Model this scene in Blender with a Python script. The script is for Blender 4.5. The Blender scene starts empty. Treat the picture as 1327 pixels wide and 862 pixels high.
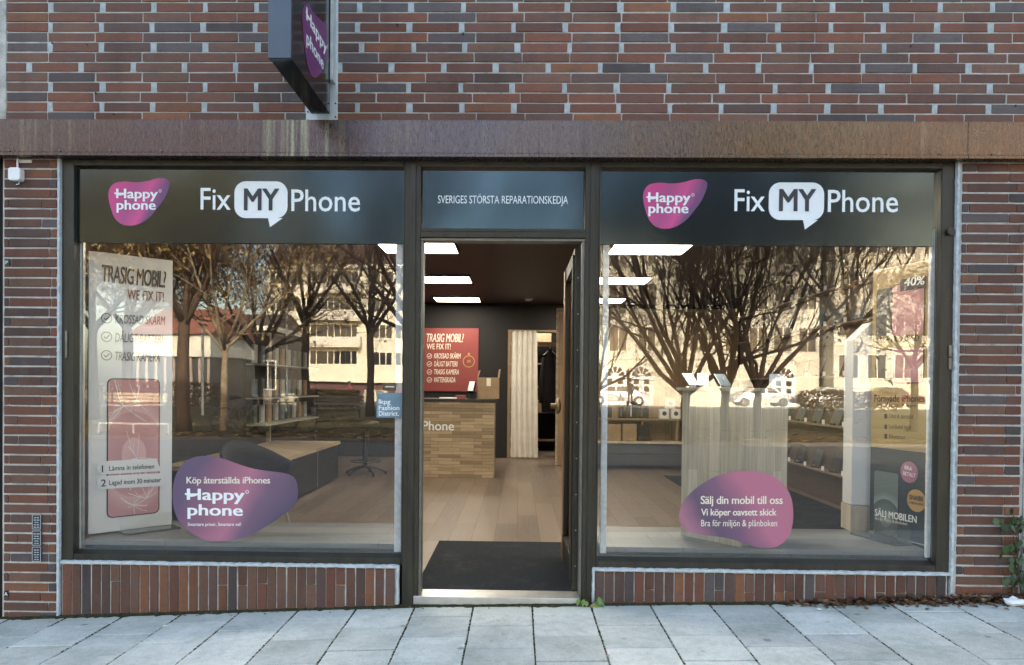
import bpy, bmesh, math, random
from mathutils import Vector, Matrix
R = math.radians
random.seed(7)
S = bpy.context.scene
COL = S.collection

# ------------------------------------------------------------------ camera, sky, sun, exposure
IMG_W, IMG_H = 1327.0, 862.0          # the photograph's size, only used to aim the lens
FPX, CAM_D, CAM_Z = 968.0, 4.4, 1.3
YAW, PITCH, ROLL = R(1.0596), R(-0.6811), R(-0.5315)
U0, V0 = 653.99, 511.34
def cam_rot():
    cy, sy = math.cos(YAW), math.sin(YAW); cp, sp = math.cos(PITCH), math.sin(PITCH); cr, sr = math.cos(ROLL), math.sin(ROLL)
    Rz = Matrix(((cy, -sy, 0), (sy, cy, 0), (0, 0, 1)))
    Rx = Matrix(((1, 0, 0), (0, cp, -sp), (0, sp, cp)))
    Ry = Matrix(((cr, 0, sr), (0, 1, 0), (-sr, 0, cr)))
    return Rz @ Rx @ Ry
CR = cam_rot()
CPOS = Vector((0, -CAM_D, CAM_Z))
cam = bpy.data.cameras.new('camera')
cam.sensor_fit = 'HORIZONTAL'; cam.sensor_width = 36.0; cam.lens = FPX / IMG_W * 36.0
cam.shift_x = (IMG_W / 2 - U0) / IMG_W; cam.shift_y = (V0 - IMG_H / 2) / IMG_W
cam.clip_start = 0.05; cam.clip_end = 2000
camo = bpy.data.objects.new('camera', cam); COL.objects.link(camo)
rt, fw, up = CR.col[0], CR.col[1], CR.col[2]
camo.matrix_world = Matrix(((rt.x, up.x, -fw.x, CPOS.x), (rt.y, up.y, -fw.y, CPOS.y), (rt.z, up.z, -fw.z, CPOS.z), (0, 0, 0, 1)))
S.camera = camo

SUN_EL, SUN_AZ = R(24), R(9)           # azimuth measured from +Y (behind the shop) towards +X
W = bpy.data.worlds.new('World'); S.world = W; W.use_nodes = True
nt = W.node_tree
sky = nt.nodes.new('ShaderNodeTexSky'); sky.sky_type = 'NISHITA'; sky.sun_disc = False
sky.sun_elevation = SUN_EL; sky.sun_rotation = SUN_AZ; sky.dust_density = 3.5; sky.ozone_density = 1.0; sky.air_density = 1.0
bg = nt.nodes['Background']; bg.inputs['Strength'].default_value = 0.15
nt.links.new(sky.outputs[0], bg.inputs['Color'])
sl = bpy.data.lights.new('sun', 'SUN'); sl.energy = 2.5; sl.angle = R(0.53); sl.color = (1.0, 0.985, 0.96)
so = bpy.data.objects.new('sun', sl); COL.objects.link(so)
sdir = Vector((math.sin(SUN_AZ) * math.cos(SUN_EL), math.cos(SUN_AZ) * math.cos(SUN_EL), math.sin(SUN_EL)))
so.rotation_euler = (-sdir).to_track_quat('-Z', 'Y').to_euler(); so.location = sdir * 40
VS = S.view_settings
S.display_settings.display_device = 'sRGB'
VS.view_transform = 'Standard'; VS.look = 'None'; VS.gamma = 1.0; VS.use_curve_mapping = False
VS.exposure = 2.8
VS.use_white_balance = True; VS.white_balance_temperature = 7600
S.render.engine = 'CYCLES'
S.cycles.max_bounces = 10; S.cycles.transparent_max_bounces = 16; S.cycles.glossy_bounces = 5
S.cycles.sample_clamp_indirect = 6.0
S.cycles.use_denoising = True

# ------------------------------------------------------------------ helpers
def ray(px, py):
    return (CR @ Vector(((px - U0) / FPX, 1.0, -(py - V0) / FPX)))
def at(px, py, y):                     # point of the sight line in the upright plane at depth y
    d = ray(px, py); t = (y + CAM_D) / d.y
    return CPOS + d * t
def atz(px, py, z):                    # point of the sight line at height z
    d = ray(px, py); t = (z - CAM_Z) / d.z
    return CPOS + d * t
GLASS_Y = 0.06
def refl(px, py, d):                   # where something stands whose mirror image lies d behind the glass
    p = at(px, py, GLASS_Y + d)
    return Vector((p.x, GLASS_Y - d, p.z))

class MB:
    def __init__(s): s.v = []; s.f = []; s.c = []; s.m = None; s.col = None; s.mi = []; s.cur = 0
    def add(s, vs, fs):
        b = len(s.v)
        s.v += [tuple(s.m @ Vector(p)) for p in vs] if s.m else [tuple(p) for p in vs]
        for f in fs:
            s.f.append(tuple(b + i for i in f)); s.c.append(s.col); s.mi.append(s.cur)
        return s
    def box(s, x0, x1, y0, y1, z0, z1, j=0.0):
        vs = [(x, y, z) for x in (x0, x1) for y in (y0, y1) for z in (z0, z1)]
        if j: vs = [tuple(c + random.uniform(-j, j) for c in p) for p in vs]
        return s.add(vs, [(0, 1, 3, 2), (4, 6, 7, 5), (0, 4, 5, 1), (2, 3, 7, 6), (0, 2, 6, 4), (1, 5, 7, 3)])
    def tube(s, path, rad, n=8, cap=True):
        path = [Vector(p) for p in path]
        rs = rad if isinstance(rad, (list, tuple)) else [rad] * len(path)
        vs = []; fs = []
        for i, p in enumerate(path):
            a = path[max(i - 1, 0)]; b = path[min(i + 1, len(path) - 1)]
            d = (b - a)
            d = d.normalized() if d.length > 1e-9 else Vector((0, 0, 1))
            h = Vector((0, 0, 1)) if abs(d.z) < 0.9 else Vector((1, 0, 0))
            u = d.cross(h).normalized(); w = d.cross(u)
            for k in range(n):
                t = 2 * math.pi * k / n
                vs.append(p + (u * math.cos(t) + w * math.sin(t)) * rs[i])
        for i in range(len(path) - 1):
            for k in range(n):
                k2 = (k + 1) % n
                fs.append((i * n + k, i * n + k2, (i + 1) * n + k2, (i + 1) * n + k))
        if cap:
            fs.append(tuple(range(n))); fs.append(tuple((len(path) - 1) * n + k for k in range(n)))
        return s.add(vs, fs)
    def lathe(s, prof, n=24, c=(0, 0, 0), axis='z'):
        vs = []; fs = []
        for r, h in prof:
            for k in range(n):
                t = 2 * math.pi * k / n; a, b = r * math.cos(t), r * math.sin(t)
                p = (a, b, h) if axis == 'z' else ((a, h, b) if axis == 'y' else (h, a, b))
                vs.append((p[0] + c[0], p[1] + c[1], p[2] + c[2]))
        for i in range(len(prof) - 1):
            for k in range(n):
                k2 = (k + 1) % n
                fs.append((i * n + k, i * n + k2, (i + 1) * n + k2, (i + 1) * n + k))
        fs.append(tuple(range(n))); fs.append(tuple((len(prof) - 1) * n + k for k in range(n)))
        return s.add(vs, fs)
    def prism(s, poly, y0, y1):        # polygon in x,z swept along y
        n = len(poly)
        vs = [(x, y0, z) for x, z in poly] + [(x, y1, z) for x, z in poly]
        fs = [tuple(range(n)), tuple(n + i for i in reversed(range(n)))]
        fs += [(i, (i + 1) % n, n + (i + 1) % n, n + i) for i in range(n)]
        return s.add(vs, fs)
    def quad(s, a, b, c, d): return s.add([a, b, c, d], [(0, 1, 2, 3)])
    def build(s, name, mat, parent=None, smooth=False, bevel=0, seg=2):
        me = bpy.data.meshes.new(name); me.from_pydata(s.v, [], s.f)
        for m in (mat if isinstance(mat, (list, tuple)) else [mat]): me.materials.append(m)
        if any(s.mi): me.polygons.foreach_set('material_index', s.mi)
        if any(c is not None for c in s.c):
            at_ = me.color_attributes.new('tint', 'FLOAT_COLOR', 'CORNER')
            i = 0
            for f, c in zip(s.f, s.c):
                c = c or (1, 1, 1)
                for _ in f:
                    at_.data[i].color = (c[0], c[1], c[2], 1); i += 1
        me.update()
        bm = bmesh.new(); bm.from_mesh(me); bmesh.ops.recalc_face_normals(bm, faces=bm.faces); bm.to_mesh(me); bm.free()
        if smooth: me.polygons.foreach_set('use_smooth', [True] * len(me.polygons))
        o = bpy.data.objects.new(name, me); COL.objects.link(o)
        if parent: o.parent = parent
        if bevel:
            b = o.modifiers.new('edge', 'BEVEL'); b.width = bevel; b.segments = seg; b.limit_method = 'ANGLE'; b.angle_limit = R(40)
        return o

def tag(o, label=None, cat=None, group=None, kind=None):
    if label: o['label'] = label
    if cat: o['category'] = cat
    if group: o['group'] = group
    if kind: o['kind'] = kind
    return o
def thing(name, label, cat, loc=(0, 0, 0), rz=0, group=None, kind=None):
    o = bpy.data.objects.new(name, None); COL.objects.link(o)
    o.empty_display_size = 0.1
    o.location = loc; o.rotation_euler = (0, 0, rz)
    return tag(o, label, cat, group, kind)
def copy_tree(o, parent=None):
    c = o.copy(); COL.objects.link(c); c.parent = parent
    for ch in list(o.children): copy_tree(ch, c)
    return c

# ---- lettering: text curve -> mesh faces in the local x,z plane
def load_font(fn):
    try:
        import os
        p = bpy.utils.system_resource('DATAFILES', path=os.path.join('fonts', fn))
        return bpy.data.fonts.load(p) if p else None
    except Exception:
        return None
F_HUM = load_font('NotoSansHebrew-VariableFont_wdth,wght.woff2')
F_DEF = None
_cap = {}
def text_geo(body, font, bold, shear, space=1.0):
    c = bpy.data.curves.new('letters', 'FONT'); c.body = body; c.size = 1.0
    if font: c.font = font
    c.offset = bold; c.shear = shear; c.space_character = space; c.resolution_u = 3
    o = bpy.data.objects.new('letters', c); COL.objects.link(o)
    dg = bpy.context.evaluated_depsgraph_get(); dg.update()
    me = bpy.data.meshes.new_from_object(o.evaluated_get(dg))
    vs = [(v.co.x, v.co.y) for v in me.vertices]; fs = [tuple(p.vertices) for p in me.polygons]
    bpy.data.objects.remove(o); bpy.data.curves.remove(c); bpy.data.meshes.remove(me)
    return vs, fs
def cap_h(font):
    k = font.name if font else ''
    if k not in _cap:
        vs, _ = text_geo('H', font, 0, 0); _cap[k] = max(v[1] for v in vs) - min(v[1] for v in vs)
    return _cap[k]
def T(mb, body, x, z, h, w=None, y=0.0, font=None, bold=0.0, shear=0.0, space=1.0, slope=0.0, align='l'):
    """letters with cap height h, baseline at z, left edge x, stretched to width w; weight by shifted copies"""
    vs, fs = text_geo(body, font, bold if bold <= .009 and font is None else 0, shear, space)
    if not vs: return
    k = h / cap_h(font)
    x0 = min(v[0] for v in vs); x1 = max(v[0] for v in vs)
    kx = k if w is None else w / (x1 - x0)
    xo = x if align == 'l' else x - (x1 - x0) * kx / 2
    sh = [(0, 0)] if bold <= .009 else [(-bold * .8, -bold * .3), (bold * .8, -bold * .3), (bold * .8, bold * .3), (-bold * .8, bold * .3)]
    if bold > .02: sh.append((0, 0))
    for i, (dx, dz) in enumerate(sh):
        mb.add([(xo + (v[0] - x0 + dx) * kx, y - i * .00012, z + (v[1] + dz) * k + slope * (v[0] - x0) * kx) for v in vs], fs)

def smooth_poly(pts, sub=5):
    n = len(pts); out = []
    for i in range(n):
        p0, p1, p2, p3 = pts[i - 1], pts[i], pts[(i + 1) % n], pts[(i + 2) % n]
        for k in range(sub):
            t = k / sub
            out.append(tuple(0.5 * (2 * b + (c - a) * t + (2 * a - 5 * b + 4 * c - d) * t * t + (3 * b - a - 3 * c + d) * t ** 3)
                             for a, b, c, d in zip(p0, p1, p2, p3)))
    return out
def rrect(x0, x1, z0, z1, r, n=6):
    out = []
    for cx, cz, a in ((x1 - r, z1 - r, 0), (x0 + r, z1 - r, 90), (x0 + r, z0 + r, 180), (x1 - r, z0 + r, 270)):
        for k in range(n + 1):
            t = R(a + 90 * k / n); out.append((cx + r * math.cos(t), cz + r * math.sin(t)))
    return out
def ring(mb, cx, cz, r, t, y, n=20):
    vs = []
    for k in range(n):
        a = 2 * math.pi * k / n
        vs += [(cx + r * math.cos(a), y, cz + r * math.sin(a)), (cx + (r - t) * math.cos(a), y, cz + (r - t) * math.sin(a))]
    mb.add(vs, [(2 * k, 2 * ((k + 1) % n), 2 * ((k + 1) % n) + 1, 2 * k + 1) for k in range(n)])
def stroke(mb, pts, t, y):
    for a, b in zip(pts, pts[1:]):
        d = Vector((b[0] - a[0], b[1] - a[1])); n = Vector((-d.y, d.x)).normalized() * t / 2
        mb.add([(a[0] + n.x, y, a[1] + n.y), (a[0] - n.x, y, a[1] - n.y), (b[0] - n.x, y, b[1] - n.y), (b[0] + n.x, y, b[1] + n.y)], [(0, 1, 2, 3)])
def tick(mb, cx, cz, r, y):
    ring(mb, cx, cz, r, r * .18, y)
    stroke(mb, [(cx - r * .45, cz), (cx - r * .1, cz - r * .35), (cx + r * .5, cz + r * .35)], r * .2, y)

# ------------------------------------------------------------------ materials
class NM:
    def __init__(s, name):
        s.mat = bpy.data.materials.new(name); s.mat.use_nodes = True
        s.n = s.mat.node_tree.nodes; s.l = s.mat.node_tree.links
        s.b = s.n['Principled BSDF']; s.out = s.n['Material Output']
    def node(s, t, **k):
        n = s.n.new(t)
        for a, b in k.items(): setattr(n, a, b)
        return n
    def coord(s, kind='Object'): return s.node('ShaderNodeTexCoord').outputs[kind]
    def mapping(s, src, scale=(1, 1, 1), rot=(0, 0, 0), loc=(0, 0, 0)):
        m = s.node('ShaderNodeMapping'); m.inputs['Scale'].default_value = scale; m.inputs['Rotation'].default_value = rot; m.inputs['Location'].default_value = loc
        s.l.new(src, m.inputs[0]); return m.outputs[0]
    def noise(s, src, scale, detail=4, rough=.55, dist=0):
        n = s.node('ShaderNodeTexNoise'); n.inputs['Scale'].default_value = scale; n.inputs['Detail'].default_value = detail
        n.inputs['Roughness'].default_value = rough; n.inputs['Distortion'].default_value = dist
        s.l.new(src, n.inputs['Vector']); return n.outputs['Fac']
    def ramp(s, src, stops):
        r = s.node('ShaderNodeValToRGB'); e = r.color_ramp.elements
        while len(e) < len(stops): e.new(0.5)
        for el, (p, c) in zip(e, stops):
            el.position = p; el.color = (*c, 1) if hasattr(c, '__len__') else (c, c, c, 1)
        s.l.new(src, r.inputs[0]); return r.outputs[0]
    def mix(s, fac, a, b, mode='MIX'):
        m = s.node('ShaderNodeMix', data_type='RGBA', blend_type=mode)
        for i, v in ((0, fac), (6, a), (7, b)):
            if hasattr(v, 'is_output'): s.l.new(v, m.inputs[i])
            elif i == 0: m.inputs[0].default_value = v
            else: m.inputs[i].default_value = (*v, 1)
        return m.outputs[2]
    def bump(s, src, st, dist=.01):
        b = s.node('ShaderNodeBump'); b.inputs['Strength'].default_value = st; b.inputs['Distance'].default_value = dist
        s.l.new(src, b.inputs['Height']); s.l.new(b.outputs[0], s.b.inputs['Normal'])
    def base(s, v):
        if hasattr(v, 'is_output'): s.l.new(v, s.b.inputs['Base Color'])
        else: s.b.inputs['Base Color'].default_value = (*v, 1)
    def set(s, rough=None, metal=None, spec=None, ior=None):
        for k, v in (('Roughness', rough), ('Metallic', metal), ('Specular IOR Level', spec), ('IOR', ior)):
            if v is None: continue
            if hasattr(v, 'is_output'): s.l.new(v, s.b.inputs[k])
            else: s.b.inputs[k].default_value = v
        return s

def plain(name, col, rough=.6, metal=0, var=.12, scale=8, bump=0, spec=.5, bscale=None):
    m = NM(name); c = m.coord()
    n = m.noise(c, scale, 5)
    lo = tuple(x * (1 - var) for x in col); hi = tuple(min(1, x * (1 + var)) for x in col)
    m.base(m.ramp(n, [(.3, lo), (.7, hi)])); m.set(rough, metal, spec)
    if bump: m.bump(m.noise(c, bscale or scale * 6, 5), bump, .004)
    return m.mat
def tinted(name, rough=.75, mottle=.3, scale=25, bump=.35, spec=.35, stretch=(1, 1, 1)):
    m = NM(name); a = m.node('ShaderNodeAttribute'); a.attribute_name = 'tint'
    c = m.mapping(m.coord(), stretch)
    n = m.noise(c, scale, 6, .6)
    n2 = m.noise(c, scale * 7, 3, .6)
    g = m.ramp(n, [(.25, 1 - mottle), (.75, 1 + mottle * .6)])
    k = m.mix(1.0, a.outputs['Color'], g, 'MULTIPLY')
    k = m.mix(.35, k, m.ramp(n2, [(.3, .65), (.7, 1.2)]), 'MULTIPLY')
    m.base(k); m.set(rough, 0, spec); m.bump(n2, bump, .003)
    return m.mat

def wood(name, a, b, c, rough=.45, plank=(1.2, .19), axis='xy', grain=1.0, gap=.004, flip=False):
    """planks along local x (or y with flip) with grain and tone from board to board"""
    m = NM(name)
    co = m.coord()
    if axis == 'xz':                   # boards run round the corner of a box
        sx = m.node('ShaderNodeSeparateXYZ'); m.l.new(co, sx.inputs[0]); ad = m.node('ShaderNodeMath', operation='ADD'); m.l.new(sx.outputs[0], ad.inputs[0]); m.l.new(sx.outputs[1], ad.inputs[1])
        ad2 = m.node('ShaderNodeMath', operation='ADD'); m.l.new(ad.outputs[0], ad2.inputs[0]); ad2.inputs[1].default_value = .0131
        cx_ = m.node('ShaderNodeCombineXYZ'); m.l.new(ad2.outputs[0], cx_.inputs[0]); m.l.new(sx.outputs[1], cx_.inputs[1]); m.l.new(sx.outputs[2], cx_.inputs[2]); co = cx_.outputs[0]
    rot = {'xy': (0, 0, 0), 'xz': (R(90), 0, 0), 'yz': (R(90), 0, R(90))}[axis]
    v = m.mapping(co, (1, 1, 1), rot)
    if flip: v = m.mapping(v, (1, 1, 1), (0, 0, R(90)))
    br = m.node('ShaderNodeTexBrick'); br.offset = .37; br.offset_frequency = 2
    br.inputs['Scale'].default_value = 1; br.inputs['Brick Width'].default_value = plank[0]; br.inputs['Row Height'].default_value = plank[1]
    br.inputs['Mortar Size'].default_value = gap; br.inputs['Mortar Smooth'].default_value = 0; br.inputs['Bias'].default_value = 0
    br.inputs['Color1'].default_value = (0, 0, 0, 1); br.inputs['Color2'].default_value = (1, 1, 1, 1); br.inputs['Mortar'].default_value = (.5, .5, .5, 1)
    m.l.new(v, br.inputs['Vector'])
    tone = m.ramp(br.outputs['Color'], [(0, a), (.5, b), (1, c)])
    gv = m.mapping(v, (1.5, 26, 26))
    g = m.noise(gv, 1.6 * grain, 6, .65, .6)
    k = m.mix(.8, tone, m.ramp(g, [(.3, .62), (.7, 1.22)]), 'MULTIPLY')
    k = m.mix(br.outputs['Fac'], k, tuple(x * .35 for x in a))
    m.base(k); m.set(m.ramp(g, [(.2, rough - .08), (.8, rough + .12)]))
    return m.mat

# brickwork
def m_brick():
    m = NM('brick'); a = m.node('ShaderNodeAttribute'); a.attribute_name = 'tint'; c = m.coord()
    n1 = m.noise(m.mapping(c, (1, 1, 2.2)), 7, 5, .6); n2 = m.noise(m.mapping(c, (.5, 1, 2)), 28, 5, .65); n3 = m.noise(c, 160, 3, .6)
    k = m.mix(m.ramp(n1, [(.52, 0), (.68, .5)]), a.outputs['Color'], (.105, .078, .076))
    k = m.mix(m.ramp(n1, [(.26, .3), (.42, 0)]), k, (.19, .08, .045))
    k = m.mix(.85, k, m.ramp(n2, [(.25, .68), (.75, 1.25)]), 'MULTIPLY')
    k = m.mix(.5, k, m.ramp(n3, [(.3, .7), (.72, 1.25)]), 'MULTIPLY')
    k = m.mix(m.ramp(n3, [(.74, 0), (.82, .25)]), k, (.34, .30, .28))
    so_ = m.noise(m.mapping(c, (1.6, 1, .45)), 2.0, 6, .65)
    k = m.mix(.9, k, m.ramp(so_, [(.30, .58), (.5, 1), (.75, 1.1)]), 'MULTIPLY')
    m.base(k); m.set(m.ramp(n2, [(.3, .55), (.7, .8)]), 0, .4); m.bump(n3, .8, .004); return m.mat
M_BRICK = m_brick()
M_MORTAR = NM('mortar'); _c = M_MORTAR.coord(); _n = M_MORTAR.noise(_c, 9, 6, .7)
M_MORTAR.base(M_MORTAR.ramp(_n, [(.28, (.22, .21, .19)), (.46, (.42, .41, .375)), (.7, (.60, .59, .545))])); M_MORTAR.set(.9, 0, .2)
M_MORTAR.bump(M_MORTAR.noise(_c, 130, 4, .7), .6, .004); M_MORTAR = M_MORTAR.mat
M_WIDEJ = plain('pale_repointing', (.40, .455, .465), .9, 0, .22, 22, .6, bscale=110)
M_CAULK = plain('pale_sealant', (.46, .51, .53), .7, 0, .2, 30, .5, bscale=120)
# metals
def m_frame():
    m = NM('bronze_anodised_aluminium'); c = m.coord()
    n = m.noise(m.mapping(c, (6, 6, 1.2)), 3, 6, .6); n2 = m.noise(c, 60, 3)
    k = m.ramp(n, [(.3, (.024, .022, .016)), (.7, (.046, .043, .032))])
    k = m.mix(m.ramp(n2, [(.66, 0), (.78, .3)]), k, (.2, .2, .18))
    m.base(k); m.set(m.ramp(n, [(.3, .34), (.7, .5)]), .35, .5); return m.mat
M_FRAME = m_frame()
M_FRAME_LIGHT = plain('worn_aluminium_lip', (.17, .165, .145), .42, .5, .15, 12)
M_ALU = plain('bare_aluminium', (.55, .55, .52), .38, .85, .15, 10)
M_GALV = plain('galvanised_steel', (.52, .56, .56), .5, .35, .15, 14)
def m_fascia():
    m = NM('weathered_copper_sheet'); c = m.coord()
    sp = m.node('ShaderNodeSeparateXYZ'); m.l.new(c, sp.inputs[0])
    b = m.noise(m.mapping(c, (1.3, 1, 1.0)), 1.5, 5, .6)
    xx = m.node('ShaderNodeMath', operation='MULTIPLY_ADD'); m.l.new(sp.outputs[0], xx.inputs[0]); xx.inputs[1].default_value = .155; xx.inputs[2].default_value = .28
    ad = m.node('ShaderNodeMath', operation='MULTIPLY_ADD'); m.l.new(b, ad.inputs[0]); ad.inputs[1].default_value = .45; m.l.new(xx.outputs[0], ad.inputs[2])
    k = m.ramp(ad.outputs[0], [(.10, (.100, .066, .055)), (.30, (.105, .074, .072)), (.42, (.130, .100, .104)), (.58, (.150, .108, .092)), (.74, (.190, .115, .066)), (.92, (.150, .080, .046))])  # tarnish tones; the warmer right end also paints in sunlit reflections
    s = m.noise(m.mapping(c, (16, 1, .30)), 1.6, 6, .7)
    k = m.mix(m.ramp(s, [(.56, 0), (.70, .45)]), k, (.24, .20, .13))
    k = m.mix(m.ramp(s, [(.28, .6), (.42, 0)]), k, (.065, .048, .04))
    f = m.noise(m.mapping(c, (120, 20, 22)), 1, 4, .6)
    k = m.mix(.75, k, m.ramp(f, [(.28, .6), (.5, 1), (.74, 1.35)]), 'MULTIPLY')
    # verdigris drips under the projecting sign
    dx = m.node('ShaderNodeMath', operation='SUBTRACT'); m.l.new(sp.outputs[0], dx.inputs[0]); dx.inputs[1].default_value = -1.28
    ax = m.node('ShaderNodeMath', operation='ABSOLUTE'); m.l.new(dx.outputs[0], ax.inputs[0])
    near = m.ramp(ax.outputs[0], [(.05, 1), (.36, 0)])
    w = m.noise(m.mapping(c, (26, 1, .5), loc=(3, 0, 0)), 1, 3, .5)
    dr = m.mix(1, near, m.ramp(w, [(.48, 0), (.66, .5)]), 'MULTIPLY')
    k = m.mix(dr, k, (.42, .42, .26))
    m.base(k); m.set(m.ramp(f, [(.2, .20), (.8, .36)]), .72, .5); m.bump(f, .12, .002); return m.mat
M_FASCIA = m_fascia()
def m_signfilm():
    m = NM('black_sign_panel'); m.base((.008, .011, .013)); m.set(.11, 0, .5, 1.95); m.b.inputs['Specular Tint'].default_value = (.62, .86, 1.0, 1); return m.mat  # bluish tint stands in for blue sky mirrored in the panel
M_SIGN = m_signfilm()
M_SIGNBLUE = NM('sign_end_cap'); M_SIGNBLUE.base((.03, .042, .06)); M_SIGNBLUE.set(.25, .2, .6, 1.6); M_SIGNBLUE = M_SIGNBLUE.mat
M_BLACK = plain('black_plastic', (.014, .014, .016), .45, 0, .2, 6)
M_BLACKG = plain('black_gloss', (.012, .012, .014), .15, 0, .1, 6)
M_WHITE = plain('white_vinyl_letters', (.80, .84, .85), .5, 0, .02, 4)
M_WHITEP = plain('white_paint', (.78, .79, .78), .5, 0, .06, 5)
M_CREAM = plain('cream_letters', (.78, .73, .60), .5, 0, .02, 4)
M_DARKL = plain('dark_letters', (.03, .03, .035), .5, 0, .02, 4)
M_REDL = plain('red_brown_letters', (.25, .07, .05), .5, 0, .02, 4)
def m_glass(name, refl_, tint):
    m = NM(name); m.n.remove(m.b)
    tr = m.node('ShaderNodeBsdfTransparent'); tr.inputs[0].default_value = (*tint, 1)
    gl = m.node('ShaderNodeBsdfGlossy'); gl.inputs['Roughness'].default_value = 0.0; gl.inputs[0].default_value = (1, 1, 1, 1)
    fr = m.node('ShaderNodeLayerWeight'); fr.inputs['Blend'].default_value = .12
    mr = m.node('ShaderNodeMapRange'); m.l.new(fr.outputs['Fresnel'], mr.inputs[0])
    mr.inputs[1].default_value = 0; mr.inputs[2].default_value = 1; mr.inputs[3].default_value = refl_; mr.inputs[4].default_value = 1
    # slightly wavy float glass
    c = m.coord(); n = m.noise(c, 1.6, 2); b = m.node('ShaderNodeBump'); b.inputs['Strength'].default_value = .05; b.inputs['Distance'].default_value = .01
    m.l.new(n, b.inputs['Height']); m.l.new(b.outputs[0], gl.inputs['Normal'])
    mx = m.node('ShaderNodeMixShader'); m.l.new(mr.outputs[0], mx.inputs[0]); m.l.new(tr.outputs[0], mx.inputs[1]); m.l.new(gl.outputs[0], mx.inputs[2])
    m.l.new(mx.outputs[0], m.out.inputs[0]); return m.mat
M_GLASS = m_glass('double_glazing', .076, (.965, .975, .97))
M_GLASSD = m_glass('door_glass', .06, (.88, .86, .80))
M_PANE = NM('far_window_glass'); M_PANE.base((.02, .022, .025)); M_PANE.set(.08, 0, .6); M_PANE = M_PANE.mat
def m_clear():
    m = NM('clear_acrylic'); m.base((.9, .93, .93)); m.set(.06, 0, .5, 1.49); m.b.inputs['Transmission Weight'].default_value = .93; return m.mat
M_ACRYL = m_clear()
def m_blob(name, stops, ang=R(38), scale=1.0, rough=.35):
    m = NM(name); c = m.mapping(m.coord('Generated'), (1, 1, 1), (0, ang, 0))
    sp = m.node('ShaderNodeSeparateXYZ'); m.l.new(c, sp.inputs[0])
    n = m.noise(m.coord('Generated'), 1.4, 2, .4)
    ad = m.node('ShaderNodeMath', operation='MULTIPLY_ADD'); ad.inputs[1].default_value = .35; m.l.new(n, ad.inputs[0]); m.l.new(sp.outputs[0], ad.inputs[2])
    m.base(m.ramp(ad.outputs[0], stops)); m.set(rough); return m.mat
PINK, PURP, DPUR = (.50, .13, .30), (.16, .085, .17), (.10, .07, .14)
M_BLOB_L = m_blob('purple_pink_print', [(.08, (.125, .085, .15)), (.30, (.26, .11, .17)), (.50, (.42, .155, .225)), (.66, (.17, .10, .16)), (.9, (.085, .065, .115))], R(-20))
M_BLOB_R = m_blob('pink_purple_print', [(.1, (.085, .075, .125)), (.34, (.37, .15, .215)), (.54, (.105, .072, .125)), (.78, (.19, .09, .16)), (1.0, (.43, .14, .215))], R(20))
M_LOGO = m_blob('magenta_purple_print', [(.12, (.58, .05, .22)), (.35, (.40, .06, .20)), (.55, (.64, .07, .25)), (.72, (.17, .055, .16)), (1, (.09, .05, .13))], R(-20), rough=.4)
M_LOGO2 = m_blob('magenta_side_print', [(.1, (.62, .03, .17)), (.5, (.50, .03, .18)), (.9, (.16, .03, .15))], R(40), rough=.3)
M_TEAL = plain('teal_print', (.12, .24, .31), .35, 0, .25, 9)

# shop interior
M_FLOOR = wood('oak_floor', (.110, .077, .056), (.145, .103, .076), (.182, .133, .099), .38, (1.25, .19), 'xy', 1.0, .0025, True)
M_PLAT = wood('grey_oak_ledge', (.13, .125, .12), (.17, .165, .158), (.22, .213, .203), .4, (1.3, .2), 'xy', 1.0, .002)
M_OAKB = wood('oak_mosaic_front', (.26, .185, .115), (.38, .28, .175), (.49, .37, .24), .5, (.30, .046), 'xz', 1.0, .0015)
M_PALE = wood('pale_oak_board', (.50, .44, .34), (.56, .495, .39), (.61, .545, .435), .5, (.7, .085), 'xz', .8, .0006, True)
M_PANEL = wood('brown_oak_panel', (.25, .165, .095), (.30, .20, .115), (.35, .235, .14), .45, (2.6, .35), 'xz', 1.0, .002, True)
M_PANELY = wood('brown_oak_wall', (.21, .145, .10), (.25, .175, .12), (.29, .205, .14), .45, (1.6, .5), 'yz', 1.0, .003)
M_DARKW = plain('dark_plum_wall', (.011, .009, .0095), .8, 0, .15, 3)
M_MAROON = NM('maroon_slat_ceiling'); _c = M_MAROON.coord()
_w = M_MAROON.node('ShaderNodeTexWave'); _w.bands_direction = 'Y'; _w.inputs['Scale'].default_value = 3.2; _w.inputs['Distortion'].default_value = .2
M_MAROON.l.new(_c, _w.inputs[0])
M_MAROON.base(M_MAROON.ramp(_w.outputs['Fac'], [(.02, (.020, .012, .012)), (.14, (.046, .026, .026)), (1, (.052, .031, .030))])); M_MAROON.set(.6); M_MAROON = M_MAROON.mat
def emis(name, col, st):
    m = NM(name); m.n.remove(m.b); e = m.node('ShaderNodeEmission'); e.inputs[0].default_value = (*col, 1); e.inputs[1].default_value = st
    m.l.new(e.outputs[0], m.out.inputs[0]); return m.mat
M_LED = emis('lit_led_panel', (1.0, .985, .92), 4.0)
M_RED = plain('red_poster_print', (.24, .045, .042), .45, 0, .06, 3)
M_CARD = plain('brown_cardboard', (.30, .20, .12), .8, 0, .12, 9)
M_CURT = plain('cream_curtain_cloth', (.70, .66, .59), .85, 0, .08, 6, .2, bscale=90)
M_CLOTH = plain('black_cloth', (.012, .012, .015), .9, 0, .2, 8)
M_MAT = NM('charcoal_mat'); _c = M_MAT.coord(); _n = M_MAT.noise(_c, 160, 3, .7)
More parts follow.
